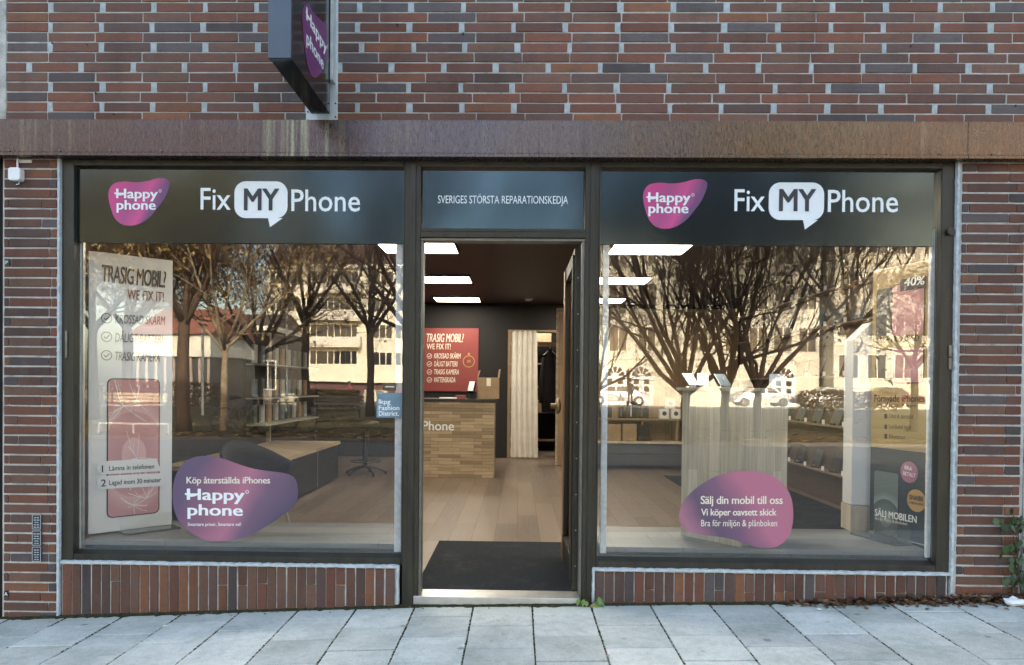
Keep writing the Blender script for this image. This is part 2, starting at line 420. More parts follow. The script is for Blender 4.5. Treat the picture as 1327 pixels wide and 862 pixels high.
M_MAT.base(M_MAT.mix(M_MAT.ramp(M_MAT.noise(_c, 3.2, 6, .7), [(.52, 0), (.72, .35)]), M_MAT.ramp(_n, [(.3, (.010, .012, .015)), (.7, (.036, .040, .047))]), (.10, .095, .085))); M_MAT.set(.95, 0, .1); M_MAT.bump(_n, .8, .006); M_MAT = M_MAT.mat
M_STANDW = plain('poster_white_board', (.66, .675, .69), .4, 0, .05, 2)
M_GOLD = plain('sand_poster_print', (.36, .27, .14), .4, 0, .05, 3)
M_NAVY = plain('slate_poster_print', (.022, .045, .058), .4, 0, .15, 3)
M_BADGEP = plain('pink_badge_print', (.40, .16, .26), .4, 0, .05, 4)
M_BADGEO = plain('orange_badge_print', (.50, .30, .10), .4, 0, .05, 4)
def m_screen(name, a, b, c, cz=.45):
    m = NM(name); v = m.mapping(m.coord('Generated'), (1, 1, 2.0), loc=(-.5, -.5, -cz * 2))
    g = m.node('ShaderNodeVectorMath', operation='LENGTH'); m.l.new(v, g.inputs[0])
    m.base(m.ramp(g.outputs['Value'], [(0, a), (.32, b), (.33, c), (.55, b), (.56, a), (.8, c), (.81, b), (1, a)])); m.set(.3); return m.mat
M_SCR_P = m_screen('rose_phone_picture', (.48, .24, .26), (.62, .38, .39), (.54, .29, .31))
M_SCR_G = m_screen('grey_phone_picture', (.13, .17, .17), (.24, .30, .29), (.06, .09, .09), .25)
M_SCR_D = plain('dark_phone_picture', (.10, .11, .115), .3, 0, .2, 3)
M_PHONE = plain('dark_phone_glass', (.025, .03, .035), .12, 0, .2, 5)
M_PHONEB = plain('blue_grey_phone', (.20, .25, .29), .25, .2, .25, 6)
M_PHONEG = plain('green_grey_phone', (.085, .105, .10), .3, .1, .2, 6)
M_PHONER = plain('dark_red_phone', (.06, .02, .02), .3, .1, .2, 6)
M_BRASS = plain('dull_brass', (.30, .22, .11), .35, .8, .2, 9)
M_BROWNP = plain('brown_lacquered_wood', (.22, .10, .04), .35, 0, .25, 6)

# ground and street
def m_slab():
    m = NM('concrete_slab'); a = m.node('ShaderNodeAttribute'); a.attribute_name = 'tint'; c = m.coord()
    n1 = m.noise(c, 2.6, 6, .65); n2 = m.noise(c, 22, 6, .7); n3 = m.noise(c, 230, 3, .7)
    k = m.mix(1, a.outputs['Color'], m.ramp(n1, [(.3, (.70, .73, .70)), (.55, (1, 1, 1)), (.75, (1.08, 1.07, 1.04))]), 'MULTIPLY')
    k = m.mix(.7, k, m.ramp(n2, [(.28, .72), (.55, 1), (.75, 1.08)]), 'MULTIPLY')
    k = m.mix(.8, k, m.ramp(n3, [(.30, .52), (.5, 1), (.72, 1.22)]), 'MULTIPLY')
    sp = m.node('ShaderNodeSeparateXYZ'); m.l.new(c, sp.inputs[0])
    wob = m.node('ShaderNodeMath', operation='MULTIPLY_ADD'); m.l.new(n1, wob.inputs[0]); wob.inputs[1].default_value = .55; m.l.new(sp.outputs[1], wob.inputs[2])
    moss = m.ramp(wob.outputs[0], [(.12, 0), (.27, .55)])
    k = m.mix(moss, k, m.mix(m.ramp(n2, [(.4, 0), (.6, 1)]), k, (.30, .36, .27)))
    vo = m.node('ShaderNodeTexVoronoi'); vo.inputs['Scale'].default_value = 3.4; m.l.new(m.mapping(c, (1, 1, 0)), vo.inputs['Vector'])
    k = m.mix(m.ramp(vo.outputs['Distance'], [(.05, .75), (.085, 0)]), k, (.17, .175, .165))
    m.base(k); m.set(.85, 0, .25); m.bump(n3, .5, .003); return m.mat
M_SLAB = m_slab()
M_JOINT = plain('dark_joint_sand', (.03, .032, .026), .95, 0, .4, 14)
def m_setts():
    m = NM('granite_setts'); c = m.coord()
    br = m.node('ShaderNodeTexBrick'); br.offset = .5
    br.inputs['Scale'].default_value = 1; br.inputs['Brick Width'].default_value = .21; br.inputs['Row Height'].default_value = .105; br.inputs['Mortar Size'].default_value = .013
    br.inputs['Color1'].default_value = (.05, .05, .05, 1); br.inputs['Color2'].default_value = (.16, .155, .15, 1); br.inputs['Mortar'].default_value = (.012, .012, .011, 1)
    m.l.new(m.mapping(c, (1, 1, 1), (0, 0, R(12))), br.inputs['Vector'])
    m.base(m.mix(.5, br.outputs['Color'], m.ramp(m.noise(c, 2.5, 5), [(.3, .6), (.7, 1.2)]), 'MULTIPLY')); m.set(.6)
    m.bump(br.outputs['Fac'], -.6, .01); return m.mat
M_SETTS = m_setts()
M_ASPH = plain('asphalt', (.055, .055, .056), .85, 0, .25, 3, .5)
M_KERB = plain('granite_kerb', (.10, .095, .088), .75, 0, .2, 6, .4)
def m_lawn():
    m = NM('autumn_lawn'); c = m.coord(); n = m.noise(c, .8, 6, .65); n2 = m.noise(c, 14, 5, .7)
    k = m.ramp(n, [(.3, (.045, .052, .024)), (.55, (.075, .075, .040)), (.75, (.115, .10, .06))])
    m.base(m.mix(m.ramp(n2, [(.52, 0), (.62, .75)]), k, (.26, .15, .06))); m.set(.95, 0, .1); m.bump(n2, .8, .03); return m.mat
M_LAWN = m_lawn()
M_GROUND = plain('gravel_ground', (.26, .22, .17), .9, 0, .25, .6, .4, bscale=30)
M_BARK_PALE = plain('pale_bark', (.26, .20, .13), .9, 0, .4, 7, .6)
M_BARK_DARKENED = plain('darkened_bark', (.016, .012, .010), .9, 0, .35, 7, .6)  # dark bark, darkened further to carry the shade on the right trees
M_BARK_RED = plain('reddish_bark', (.085, .05, .032), .9, 0, .35, 7, .6)
M_LEAF = tinted('dry_leaf', .7, .2, 20, .2)
M_YELLOW = plain('yellow_render', (.58, .545, .45), .85, 0, .10, .7)
M_YELLOW2 = plain('cream_yellow_render', (.62, .595, .50), .85, 0, .10, .7)
M_TRIM = plain('pale_stucco_trim', (.68, .64, .52), .8, 0, .06, 2)
M_TILE = plain('red_roof_tiles', (.24, .085, .05), .8, 0, .3, 5, .5)
M_ROOFB = plain('brown_roof_sheet', (.10, .06, .045), .6, 0, .2, 2)
M_SHOPD = plain('dark_shopfront', (.03, .034, .036), .35, 0, .3, 2)
M_BALC = plain('balcony_sheet', (.58, .55, .48), .6, 0, .08, 3)
M_STORE = plain('dark_red_cladding', (.08, .03, .03), .6, 0, .2, 2)
M_TARP = plain('cream_tarp', (.68, .62, .42), .7, 0, .06, 4)
M_GREEN = tinted('ivy_leaf', .45, .25, 30, .2, .5)
M_STEM = plain('brown_stem', (.08, .055, .035), .85, 0, .3, 12)
M_SHELL = plain('rough_plaster', (.35, .28, .24), .9, 0, .15, 2)

# ------------------------------------------------------------------ ground
def gz(x, y=0):                        # the pavement climbs to the right along the shop front
    k = 0.044 if x < -.6 else 0.024
    x = max(-9, min(9, x))
    return (x + .6) * k * max(0, min(1, (y + 9) / 9)) - .012 + min(0, y) * .004
def sheet(name, x0, x1, y0, y1, mat, nx=40, ny=12, dz=0.0, kind='structure'):
    mb = MB()
    vs = []
    for j in range(ny + 1):
        for i in range(nx + 1):
            x = x0 + (x1 - x0) * i / nx; y = y0 + (y1 - y0) * j / ny
            vs.append((x, y, gz(x, y) + dz))
    mb.add(vs, [(j * (nx + 1) + i, j * (nx + 1) + i + 1, (j + 1) * (nx + 1) + i + 1, (j + 1) * (nx + 1) + i) for j in range(ny) for i in range(nx)])
    o = mb.build(name, mat); o['kind'] = kind
    return o
mb = MB(); mb.box(-600, 600, -700, 500, -.9, -.5)
g = mb.build('ground', M_GROUND); g['kind'] = 'structure'
sheet('street', -60, 60, -13.4, -2.14, M_SETTS, 60, 16, -.02)
sheet('pavement_bed', -60, 60, -2.14, 0.16, M_JOINT, 80, 4, -.022)
# concrete slabs, courses running away from the wall with shifted cross joints
mb = MB(); sw = .346
for i in range(-16, 17):
    x0 = -.600 + i * sw
    off = 0.0 if i % 2 else .5
    for j in range(-1, 7):
        ya = -(j + off) * sw - .02; yb = ya - sw
        ya = min(ya, -.014); yb = max(yb, -2.13)
        if ya - yb < .03: continue
        g_ = random.uniform(.82, 1.10)
        mb.col = (.575 * g_, .588 * g_, .545 * g_)
        a, b = x0 + .0035, x0 + sw - .0035
        ya2, yb2 = ya - .0055, yb + .0055
        t = random.uniform(-.003, .003)
        xs = (a, b); bev = .004
        vs = []
        for (x, y) in ((a, ya2), (b, ya2), (b, yb2), (a, yb2)): vs.append((x, y, gz(x, y) + t - .05))
        for (x, y) in ((a, ya2), (b, ya2), (b, yb2), (a, yb2)): vs.append((x, y, gz(x, y) + t - bev))
        for (x, y) in ((a + bev, ya2 - bev), (b - bev, ya2 - bev), (b - bev, yb2 + bev), (a + bev, yb2 + bev)): vs.append((x, y, gz(x, y) + t))
        mb.add(vs, [(0, 1, 5, 4), (1, 2, 6, 5), (2, 3, 7, 6), (3, 0, 4, 7), (4, 5, 9, 8), (5, 6, 10, 9), (6, 7, 11, 10), (7, 4, 8, 11), (8, 9, 10, 11)])
o = mb.build('pavement', M_SLAB); o['kind'] = 'structure'
mb = MB(); x = -60
while x < 60:
    mb.box(x + .004, x + .996, -13.58, -13.42, -.2, gz(x, -13.5) + .06, .003); x += 1.0
o = mb.build('kerb', M_KERB, bevel=.012); o['kind'] = 'structure'
sheet('lawn', -70, 70, -38, -13.6, M_LAWN, 60, 30, .03)
sheet('road', -120, 120, -50, -38.0, M_ASPH, 30, 6, 0)
sheet('square', -150, 150, -140, -50.0, M_GROUND, 30, 6, 0)

# ------------------------------------------------------------------ shop building
B = thing('shop_building', 'brown brick shop with two large display windows and an open door under a bronze fascia', 'building', (0, 0, 0))
TONES = [((.158, .058, .034), 5.5), ((.128, .056, .038), 6.5), ((.096, .053, .042), 3.2), ((.094, .074, .071), 1.5), ((.188, .074, .036), 1.3), ((.142, .070, .046), 4), ((.074, .055, .052), .7)]
def brick_tone(dark=1.0, mauve=1.0):
    ws = [w * (mauve if i in (3, 6) else 1) for i, (c, w) in enumerate(TONES)]
    c = random.choices([t[0] for t in TONES], ws)[0]; k = random.uniform(.8, 1.15) * dark
    return (c[0] * k, c[1] * k, c[2] * k)
def brick(mb, x0, x1, z0, z1, y=0.0, gain=1.0):
    c = brick_tone(); mb.col = tuple(v * gain for v in c); d = random.uniform(-.0022, .0018); b = .0028
    wx, wz = x1 - x0, z1 - z0; lim = min(wx, wz) * .3
    cut = lambda: min(lim, random.choice((.0015, .002, .003, .004, .0075)) * random.uniform(.7, 1.4))
    j = lambda: random.uniform(-.0015, .0015)
    out = []
    for (cx, cz, sx, sz) in ((x0, z0, 1, 1), (x1, z0, -1, 1), (x1, z1, -1, -1), (x0, z1, 1, -1)):
        k1, k2 = cut(), cut() * .7; cx += j(); cz += j() * .8
        a, e = (cx + sx * k1, cz), (cx, cz + sz * k2)
        out += [e, a] if (sx, sz) in ((1, 1), (-1, -1)) else [a, e]
    mx, mz = (x0 + x1) / 2, (z0 + z1) / 2; tl = random.uniform(-.0012, .0012)
    n = 8
    vs = [(p, .03, q) for p, q in out] + [(p, y + d + b, q) for p, q in out]
    vs += [(p + (b if p < mx else -b), y + d + tl * (p - mx) / wx, q + (b * .8 if q < mz else -b * .8)) for p, q in out]
    fs = [(k, (k + 1) % n, n + (k + 1) % n, n + k) for k in range(n)] + [(n + k, n + (k + 1) % n, 2 * n + (k + 1) % n, 2 * n + k) for k in range(n)] + [tuple(range(2 * n, 3 * n))]
    mb.add(vs, fs)

Z_FT, Z_FB = 2.838, 2.622              # fascia top and bottom
X_WL, X_WR = -3.055, 5.4                # detailed upper wall
CH = .0587                             # course height
joints = []
mb = MB(); z = Z_FT + .006; row = 0
while z < 4.1:
    x = X_WL; wide = row % 2 == 1
    gap = .029 if wide else .0045
    first = True
    if row == 5: x -= .13
    while x < X_WR:
        L = .245 if first else .277; first = False
        x1 = x + L + random.uniform(-.004, .004)
        g2 = gap + (random.uniform(-.006, .006) if wide else 0)
        brick(mb, x, x1 - .002, z, z + CH - .0068, gain=1.28)
        if wide: joints.append((x1, x1 + g2, z, z + CH - .006))
        x = x1 + g2
    z += CH; row += 1
top_z = z
# piers left and right, header and stretcher pieces between wide bright bed joints
PX_L0, PX_L1 = at(5, 500, 0).x, -2.742
PX_R0, PX_R1 = 2.556, at(1324, 500, 0).x
def pier(mb, x0, x1, z0, z1, left):
    z = z1 - .048; r = 0
    while z > z0 - .06:
        cuts = [x0, x1]
        if r % 2 == 0: cuts = [x0, x0 + random.choice([.03, .04, .085]), x1 - random.choice([.03, .045, .09]), x1]
        else: cuts = [x0, x0 + (.1 if not left else .28), x1] if random.random() < .6 else [x0, x0 + .27, x1]
        for a, b in zip(cuts, cuts[1:]):
            if b - a > .012: brick(mb, a, b - (.0025 if b < x1 else 0), z, z + CH - .0105)
        z -= CH; r += 1
pier(mb, PX_L0, PX_L1 - .012, -.3, Z_FB - .006, True)
pier(mb, PX_R0 + .012, PX_R1, -.3, Z_FB - .006, False)
# further wall past the picture
for (xa, xb) in ((-8.0, -3.16), (PX_R1 + .03, 8.0)):
    z = -.3; r = 0
    while z < Z_FB - .06:
        x = xa + (.14 if r % 2 else 0)
        while x < xb - .05:
            brick(mb, x, min(x + .277, xb), z, z + CH - .0115); x += .283
        z += CH; r += 1
# soldier course plinths
Z_SILL = .2317
def plinth(mb, x0, x1):
    x = x0; i = 0
    while x < x1 - .02:
        xb = min(x + .0587 - .0070 + random.uniform(-.003, .003), x1 - .002)
        g0 = gz(x, 0)
        zc = Z_SILL - .024
        if random.random() < .3:
            zm = zc - random.choice([.10, .1, .11]); brick(mb, x, xb, g0 - .06, zm - .003); brick(mb, x, xb, zm, zc)
        else: brick(mb, x, xb, g0 - .06, zc)
        x += .0587; i += 1
plinth(mb, -2.715, -.715); plinth(mb, .462, 2.51)
wall = mb.build('wall', M_BRICK, B)
mb = MB()
mb.box(-8, 8, .0035, .05, Z_FT, top_z + .0)
mb.box(-3.10, X_WL - .004, -.001, .01, Z_FT + .003, top_z)
mb.box(PX_L0 - .01, PX_L1, .005, .05, -.4, Z_FB); mb.box(PX_R0, PX_R1 + .02, .005, .05, -.4, Z_FB)
mb.box(-8, -3.16, .005, .05, -.4, Z_FB); mb.box(PX_R1 + .03, 8, .005, .05, -.4, Z_FB)
mb.box(-2.72, -.70, .007, .05, -.4, Z_SILL - .02); mb.box(.45, 2.52, .007, .05, -.4, Z_SILL - .02)
mb.cur = 1
for (xa, xb, za, zc) in joints:
    e = lambda: random.uniform(-.0015, .003)
    mb.add([(xa - e(), .0022, za), (xb + e(), .0022, za + e() * .5), (xb + e(), .0022, zc), (xa - e(), .0022, zc + e() * .5), ((xa + xb) / 2, random.uniform(.0005, .003), (za + zc) / 2)], [(0, 1, 4), (1, 2, 4), (2, 3, 4), (3, 0, 4)])
mb.build('mortar', [M_MORTAR, M_WIDEJ], B)
# irregular pale sealant around the frames
def bead(mb, pts, w, y):
    """a thick ragged strip"""
    a, b = Vector(pts[0]), Vector(pts[1]); n = max(6, int((b - a).length / .018)); d = (b - a).normalized(); nn = Vector((-d.y, d.x))
    vs = []
    for i in range(n + 1):
        p = a + (b - a) * i / n
        w1 = w / 2 * random.uniform(.75, 1.35); w2 = w / 2 * random.uniform(.75, 1.3)
        h = random.uniform(.003, .008)
        for q, yy in ((p + nn * w1, y + .02), (p + nn * w1 * .7, y - h), (p - nn * w2 * .7, y - h), (p - nn * w2, y + .02)): vs.append((q.x, yy, q.y))
    mb.add(vs, [(4 * i + k, 4 * i + k + 1, 4 * i + 5 + k, 4 * i + 4 + k) for i in range(n) for k in range(3)])
def sealant(parent, side):
    for q in side:
        mb = MB(); bead(mb, *q); mb.build('sealant', M_CAULK, parent)
SEAL_L = ((((-2.739, gz(-2.74) - .02), (-2.739, Z_FB)), .018, -.002), (((-2.72, Z_SILL - .010), (-.70, Z_SILL - .010)), .018, -.004), (((-.705, -.0), (-.705, Z_SILL - .004)), .016, -.004))
SEAL_R = ((((2.541, gz(2.54) - .02), (2.541, Z_FB)), .020, -.002), (((.447, Z_SILL - .010), (2.53, Z_SILL - .010)), .018, -.004), (((.452, -.0), (.452, Z_SILL - .004)), .016, -.004))
# fascia: folded sheet with a hem, standing off the wall
mb = MB()
for a, b in ((-8, -3.5), (-3.4985, 2.56), (2.5615, 8)):
    mb.box(a, b, -.055, .02, Z_FB + .022, Z_FT); mb.box(a, b, -.062, .03, Z_FB, Z_FB + .0215)
mb.box(-8, 8, -.04, .04, Z_FT - .003, Z_FT + .004)
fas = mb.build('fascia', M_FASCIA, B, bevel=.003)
def studs(name, mat, parent, pts, prof, n=8):
    mb = MB(); mb.lathe(prof, n, (0, 0, 0), 'y'); o = mb.build(name, mat, parent); o.location = pts[0]
    for p in pts[1:]:
        c = o.copy(); COL.objects.link(c); c.parent = parent; c.location = p
studs('rivet', M_FRAME_LIGHT, fas, [(-3.3 + k * .30, -.0625, Z_FB + .030) for k in range(23)], [(.004, 0), (.004, .003), (.001, .008)])
# upper storey and shell (out of the picture, gives the street its shade)
mb = MB()
mb.box(-8, 8, .0, .3, top_z, 8.2)
mb.box(-8, -7.8, .06, 11.5, -.4, 8.2); mb.box(7.8, 8, .06, 11.5, -.4, 8.2); mb.box(-8, 8, 11.3, 11.5, -.4, 8.2)
mb.build('upper_wall', M_SHELL, B)
mb = MB(); mb.box(-8.1, 8.1, -.15, 11.6, 8.2, 8.4); mb.build('roof', M_ROOFB, B)
mb = MB(); mb.box(-7.8, 7.8, .05, .12, 2.66, top_z); mb.box(-7.8, -2.74, .052, .12, -.3, 2.66); mb.box(2.55, 7.8, .052, .12, -.3, 2.66)
mb.box(-2.72, -.70, .052, .12, -.3, .20); mb.box(.46, 2.52, .052, .12, -.3, .20)
mb.build('inner_wall', M_DARKW, B)

# ---- windows
ZF_T = 2.586                           # underside of the frame head
Z_PB = {0: at(300, 315.5, .05).z, 1: at(1000, 318.5, .05).z}
def shop_window(x0, x1, side, memberL, memberR):
    w = thing('shop_window', None, None); w.parent = B
    zg = Z_SILL + .056                 # lower edge of the glass
    mb = MB()
    mb.box(x0, x0 + memberL, .012, .10, Z_SILL, ZF_T + .036)
    mb.box(x1 - memberR, x1, .012, .10, Z_SILL, ZF_T + .036)
    mb.box(x0 + memberL + .001, x1 - memberR - .001, .010, .10, ZF_T, ZF_T + .036)
    mb.box(x0 + memberL + .001, x1 - memberR - .001, .014, .10, Z_SILL, Z_SILL + .036)
    # inner glazing bead, sloped sill
    a, b = x0 + memberL, x1 - memberR
    vs = [(a, .016, Z_SILL + .0365), (b, .016, Z_SILL + .0365), (b, .058, zg), (a, .058, zg), (a, .10, zg), (b, .10, zg), (a, .10, Z_SILL + .0365), (b, .10, Z_SILL + .0365)]
    mb.add(vs, [(0, 1, 2, 3), (3, 2, 5, 4), (4, 5, 7, 6), (0, 6, 7, 1), (0, 3, 4, 6), (1, 7, 5, 2)])
    mb.build('frame', M_FRAME, w, bevel=.003)
    mb = MB(); mb.box(a + .001, b - .001, GLASS_Y, GLASS_Y + .002, zg - .01, ZF_T + .01)
    mb.build('glass_pane', M_GLASS, w)
    return w, a, b, zg
XL0, XL1 = -2.729, -.687
wl, la, lb, lzg = shop_window(XL0, XL1 + .004, 0, .072, .006)
wr, ra, rb, rzg = shop_window(.465, 2.531, 1, .008, .075)
# frosted edge strips inside the glass
def edge_strip(w, px0, px1, pyt, pyb):
    y = .075
    p0, p1 = at(px0, (pyt + pyb) / 2, y), at(px1, (pyt + pyb) / 2, y)
    mb = MB(); mb.box(p0.x, p1.x, y, y + .02, at(px0, pyb, y).z, 2.25, .001)
    return mb.build('edge_strip', M_STRIP, w, bevel=.003)
M_STRIP = plain('frosted_white_strip', (.62, .65, .68), .55, 0, .16, 30, .3, bscale=80)
sealant(wl, SEAL_L); sealant(wr, SEAL_R)
edge_strip(wl, 96.5, 105, 310, 714); edge_strip(wl, 512, 521, 310, 715.5)
edge_strip(wr, 779.5, 787.5, 310, 717); edge_strip(wr, 1203, 1211, 310, 723)
mb = MB(); p = at(106.5, 500, .09); mb.box(p.x, p.x + .012, .078, .1, .30, 2.2); mb.build('edge_rail', M_ALU, wl)
# hinges / small plates on the outer members
mb = MB(); p = at(85, 446, .0); mb.box(p.x - .006, p.x + .006, .004, .013, p.z - .08, p.z + .08); mb.build('hinge', M_FRAME_LIGHT, wl)
mb = MB(); p = at(1232, 463, .0)
for dz in (0, .075): mb.box(p.x - .008, p.x + .008, .002, .013, p.z - .07 + dz, p.z - .005 + dz)
mb.build('hinge', M_FRAME_LIGHT, wr)
mb = MB(); p = at(1232, 300, .0); mb.lathe([(.022, 0), (.022, .012), (.014, .02)], 14, (p.x, -.008, p.z), 'y'); mb.build('cap', M_FRAME, wr)

# ---- entrance frame, threshold, open door
D = thing('entrance', None, None); D.parent = B
zb = gz(0) - .05
mb = MB()
def post(mb, x0, x1):
    mb.box(x0, x1, .016, .14, zb, ZF_T + .036)
    mb.box(x0 + (x1 - x0) * .36, x1 - (x1 - x0) * .30, .006, .0155, zb, ZF_T + .02)
post(mb, -.683, -.588); post(mb, .384, .464)
mb.box(-.5875, .3835, .012, .14, ZF_T + .001, ZF_T + .036)
TB0, TB1 = at(650, 312, .02).z, at(650, 297.5, .02).z
mb.box(-.5875, .3835, .014, .14, TB0 + .018, TB1); mb.box(-.5875, .3835, .0105, .0135, TB1 - .014, TB1 + .004)
mb.build('door_frame', M_FRAME, D, bevel=.0025)
mb = MB(); xa, xb = -.5875, .3835
mb.box(xa, xb, .03, .12, TB0, TB0 + .0175); mb.box(xa, xa + .015, .03, .12, .03, TB0 - .001); mb.box(xb - .016, xb, .03, .12, .03, TB0 - .001)
mb.build('rebate', M_FRAME_LIGHT, D, bevel=.002)
mb = MB(); mb.box(-.612, .372, .0, .16, -.002, .048); mb.build('threshold', M_ALU, D, bevel=.004)
# door leaf opened into the shop, hinged on the right
mb = MB()
y0, y1, x0, x1 = .16, 1.10, .335, .378
zt = TB0 - .012
mb.box(x0, x1, y0, y0 + .085, .05, zt); mb.box(x0, x1, y1 - .085, y1, .05, zt); mb.box(x0, x1, y0 + .0855, y1 - .0855, zt - .09, zt); mb.box(x0, x1, y0 + .0855, y1 - .0855, .05, .22)
mb.box(x0 - .012, x0 - .001, y0 + .02, y0 + .06, .1, zt - .04)
lf = mb.build('door', M_FRAME, D, bevel=.003)
mb = MB(); mb.box((x0 + x1) / 2 - .004, (x0 + x1) / 2 + .004, y0 + .08, y1 - .08, .21, zt - .08); mb.build('glass', M_GLASSD, lf)
mb = MB()
kz = at(735, 531, .2).z
mb.lathe([(.018, -.05), (.02, -.012), (.055, -.006), (.062, .004), (.05, .018), (.02, .026)], 24, (x0 - .05, y1 - .05, kz), 'x')
mb.build('knob', M_BRASS, lf, smooth=True)
mb = MB(); mb.box(x0 - .009, x0 - .001, y1 - .12, y1 + .003, .06, zt - .01); mb.box(x0 - .012, x0 - .001, y1 - .1, y1 - .01, kz + .10, kz + .17)
mb.build('edge_trim', M_BROWNP, lf, bevel=.002)
studs('screw', M_ALU, lf, [(.357, y0 - .002, .2 + k * .22) for k in range(9)], [(.002, 0), (.004, .001), (.004, .003)])

# ---- sign panels over glass and door
def on(px, py, y):
    p = at(px, py, y); return (p.x, p.z)
def poly_px(pts, y, sub=5): return smooth_poly([on(x, z, y) for x, z in pts], sub)
LOGO = [(175, 160), (180, 128), (200, 108), (235, 102), (280, 105), (320, 100), (360, 90), (392, 92), (405, 105), (400, 130), (385, 165), (360, 200), (330, 235), (295, 258), (260, 267), (225, 262), (200, 240), (185, 205)]
Y_SP = .044
def happy(mb, x, z1, z2, h, w1, w2, y):
    T(mb, 'Happy', x, z1, h, w1, y, F_HUM, .03); T(mb, 'phone', x + w1 * .012, z2, h, w2, y, F_HUM, .03)
    # the smile through the H crossbar
    n = 10; xs = [x - h * .22 + h * 1.25 * k / n for k in range(n + 1)]
    stroke(mb, [(q, z1 + h * (.50 - .22 * math.sin(math.pi * k / n) + .06)) for k, q in enumerate(xs)], h * .16, y - .0006)
    ring(mb, x + w1 + h * .28, z1 + h * .78, h * .16, h * .05, y)
def sign_panel(x0, x1, z0, z1, label, y=Y_SP):
    t = thing('sign_panel', label, 'shop sign', ((x0 + x1) / 2, y, z0), 0, 'sign panels above the windows and door')
    cx, cz = (x0 + x1) / 2, z0
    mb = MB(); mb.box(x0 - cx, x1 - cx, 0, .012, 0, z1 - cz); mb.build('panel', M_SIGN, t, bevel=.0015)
    return t, cx, cz
def brand_sign(t, cx, cz, dxp, logo_off, label_px):
    y = -.0015; Y = Y_SP
    ox, oz, sc = logo_off
    pts = [(x - cx, z - cz) for x, z in smooth_poly([on(ox + px / sc, oz + pz / sc, Y) for px, pz in LOGO])]
    mb = MB(); mb.prism(pts, y - .0005, -.0002); lg = mb.build('logo', M_LOGO, t)
    L = label_px
    def P(px, py): q = on(px, py, Y); return q[0] - cx, q[1] - cz
    mb = MB()
    x, z1 = P(L['hx'], L['h1']); x2, z2 = P(L['hx'] + L['hw'], L['h2'])
    hh = 12.2 / 220
    happy(mb, x, z1, z2, hh, x2 - x, (x2 - x) * .94, y - .003)
    mb.build('lettering', M_WHITE, lg)
    mb = MB()
    fx0, fz = P(L['fix'][0], L['base']); fx1, _ = P(L['fix'][1], L['base']); px0, pz = P(L['ph'][0], L['base2']); px1, _ = P(L['ph'][1], L['base2'])
    T(mb, 'Fix', fx0, fz, .127, fx1 - fx0, y, F_HUM, .006); mb.build('lettering', M_WHITE, t); mb = MB(); T(mb, 'Phone', px0, pz, .127, px1 - px0, y, F_HUM, .006)
    mb.build('lettering', M_WHITE, t)
    bx0, bz1 = P(L['bub'][0], L['bub'][1]); bx1, bz0 = P(L['bub'][2], L['bub'][3]); tx, tz = P(*L['tip'])
    poly = rrect(bx0, bx1, bz0, bz1, .068)
    n = 7
    body = poly[:2 * n] + [poly[2 * n]] + poly[2 * n + 1:3 * n] + [(tx - .012, bz0), (tx, tz), (tx + .075, bz0 + .0005)] + poly[3 * n:]
    mb = MB(); mb.prism(body, y, -.0002); bb = mb.build('speech_bubble', M_WHITE, t)
    mb = MB(); mx0, mz = P(L['my'][0], L['base2'] - 1); mx1, _ = P(L['my'][1], L['base2'])
    T(mb, 'MY', mx0, mz, .127, mx1 - mx0, y - .002, F_HUM, .030); mb.build('lettering', M_DARKL, bb)
t, cx, cz = sign_panel(la + .002, XL1 - .002, Z_PB[0], ZF_T - .012, 'long black sign panel over the left display window with pink logo and white speech bubble')
brand_sign(t, cx, cz, 0, (80, 200, 2.885), dict(hx=151.5, hw=53, h1=257, h2=272, fix=(260, 299), base=271.5, bub=(304, 235, 372.5, 283), tip=(350, 294.5), ph=(377.5, 466.5), base2=273.5, my=(317, 361)))
t, cx, cz = sign_panel(ra + .004, rb - .028, Z_PB[1], ZF_T - .012, 'long black sign panel over the right display window with pink logo and white speech bubble')
brand_sign(t, cx, cz, 0, (770, 200, 2.765), dict(hx=840, hw=54, h1=262, h2=276.5, fix=(951.5, 991), base=273.5, bub=(996.5, 236.5, 1067.5, 285.5), tip=(1043, 297.5), ph=(1072.5, 1163.5), base2=274.5, my=(1010, 1056)))
t, cx, cz = sign_panel(-.582, .374, TB1 + .002, ZF_T - .012, 'short black sign panel over the doorway with one row of thin white capitals')
mb = MB(); a, b = on(567.5, 263.5, Y_SP), on(736, 264.5, Y_SP)
T(mb, 'SVERIGES STÖRSTA REPARATIONSKEDJA', a[0] - cx, a[1] - cz, 10.0 / 220, b[0] - a[0], -.0015, F_HUM, .0); mb.build('lettering', M_WHITE, t)

# ---- projecting sign
t = thing('projecting_sign', 'black box sign with pink logo sticking out from the brick wall above the left window', 'shop sign', (-1.165, 0, 2.868))
mb = MB(); mb.box(-.055, .055, -.78, -.06, 0, .78); cab = mb.build('cabinet', M_BLACKG, t, bevel=.004)
mb = MB(); mb.box(-.057, .057, -.8075, -.781, -.004, .784); mb.build('end_cap', M_SIGNBLUE, t, bevel=.004)
mb = MB(); mb.box(-.1, .085, -.012, .004, -.06, .80); mb.box(.058, .075, -.085, -.0125, .19, .80); mb.box(-.02, .02, -.06, -.012, .1, .2); mb.box(-.02, .02, -.06, -.012, .55, .65)
br = mb.build('bracket', M_GALV, t, bevel=.002)
studs('bolt', M_BLACK, br, [(-.088, -.018, -.02), (-.088, -.018, .03), (.075, -.018, .0), (.075, -.018, .08), (.075, -.018, -.04)], [(.003, 0), (.005, .002), (.005, .006)])
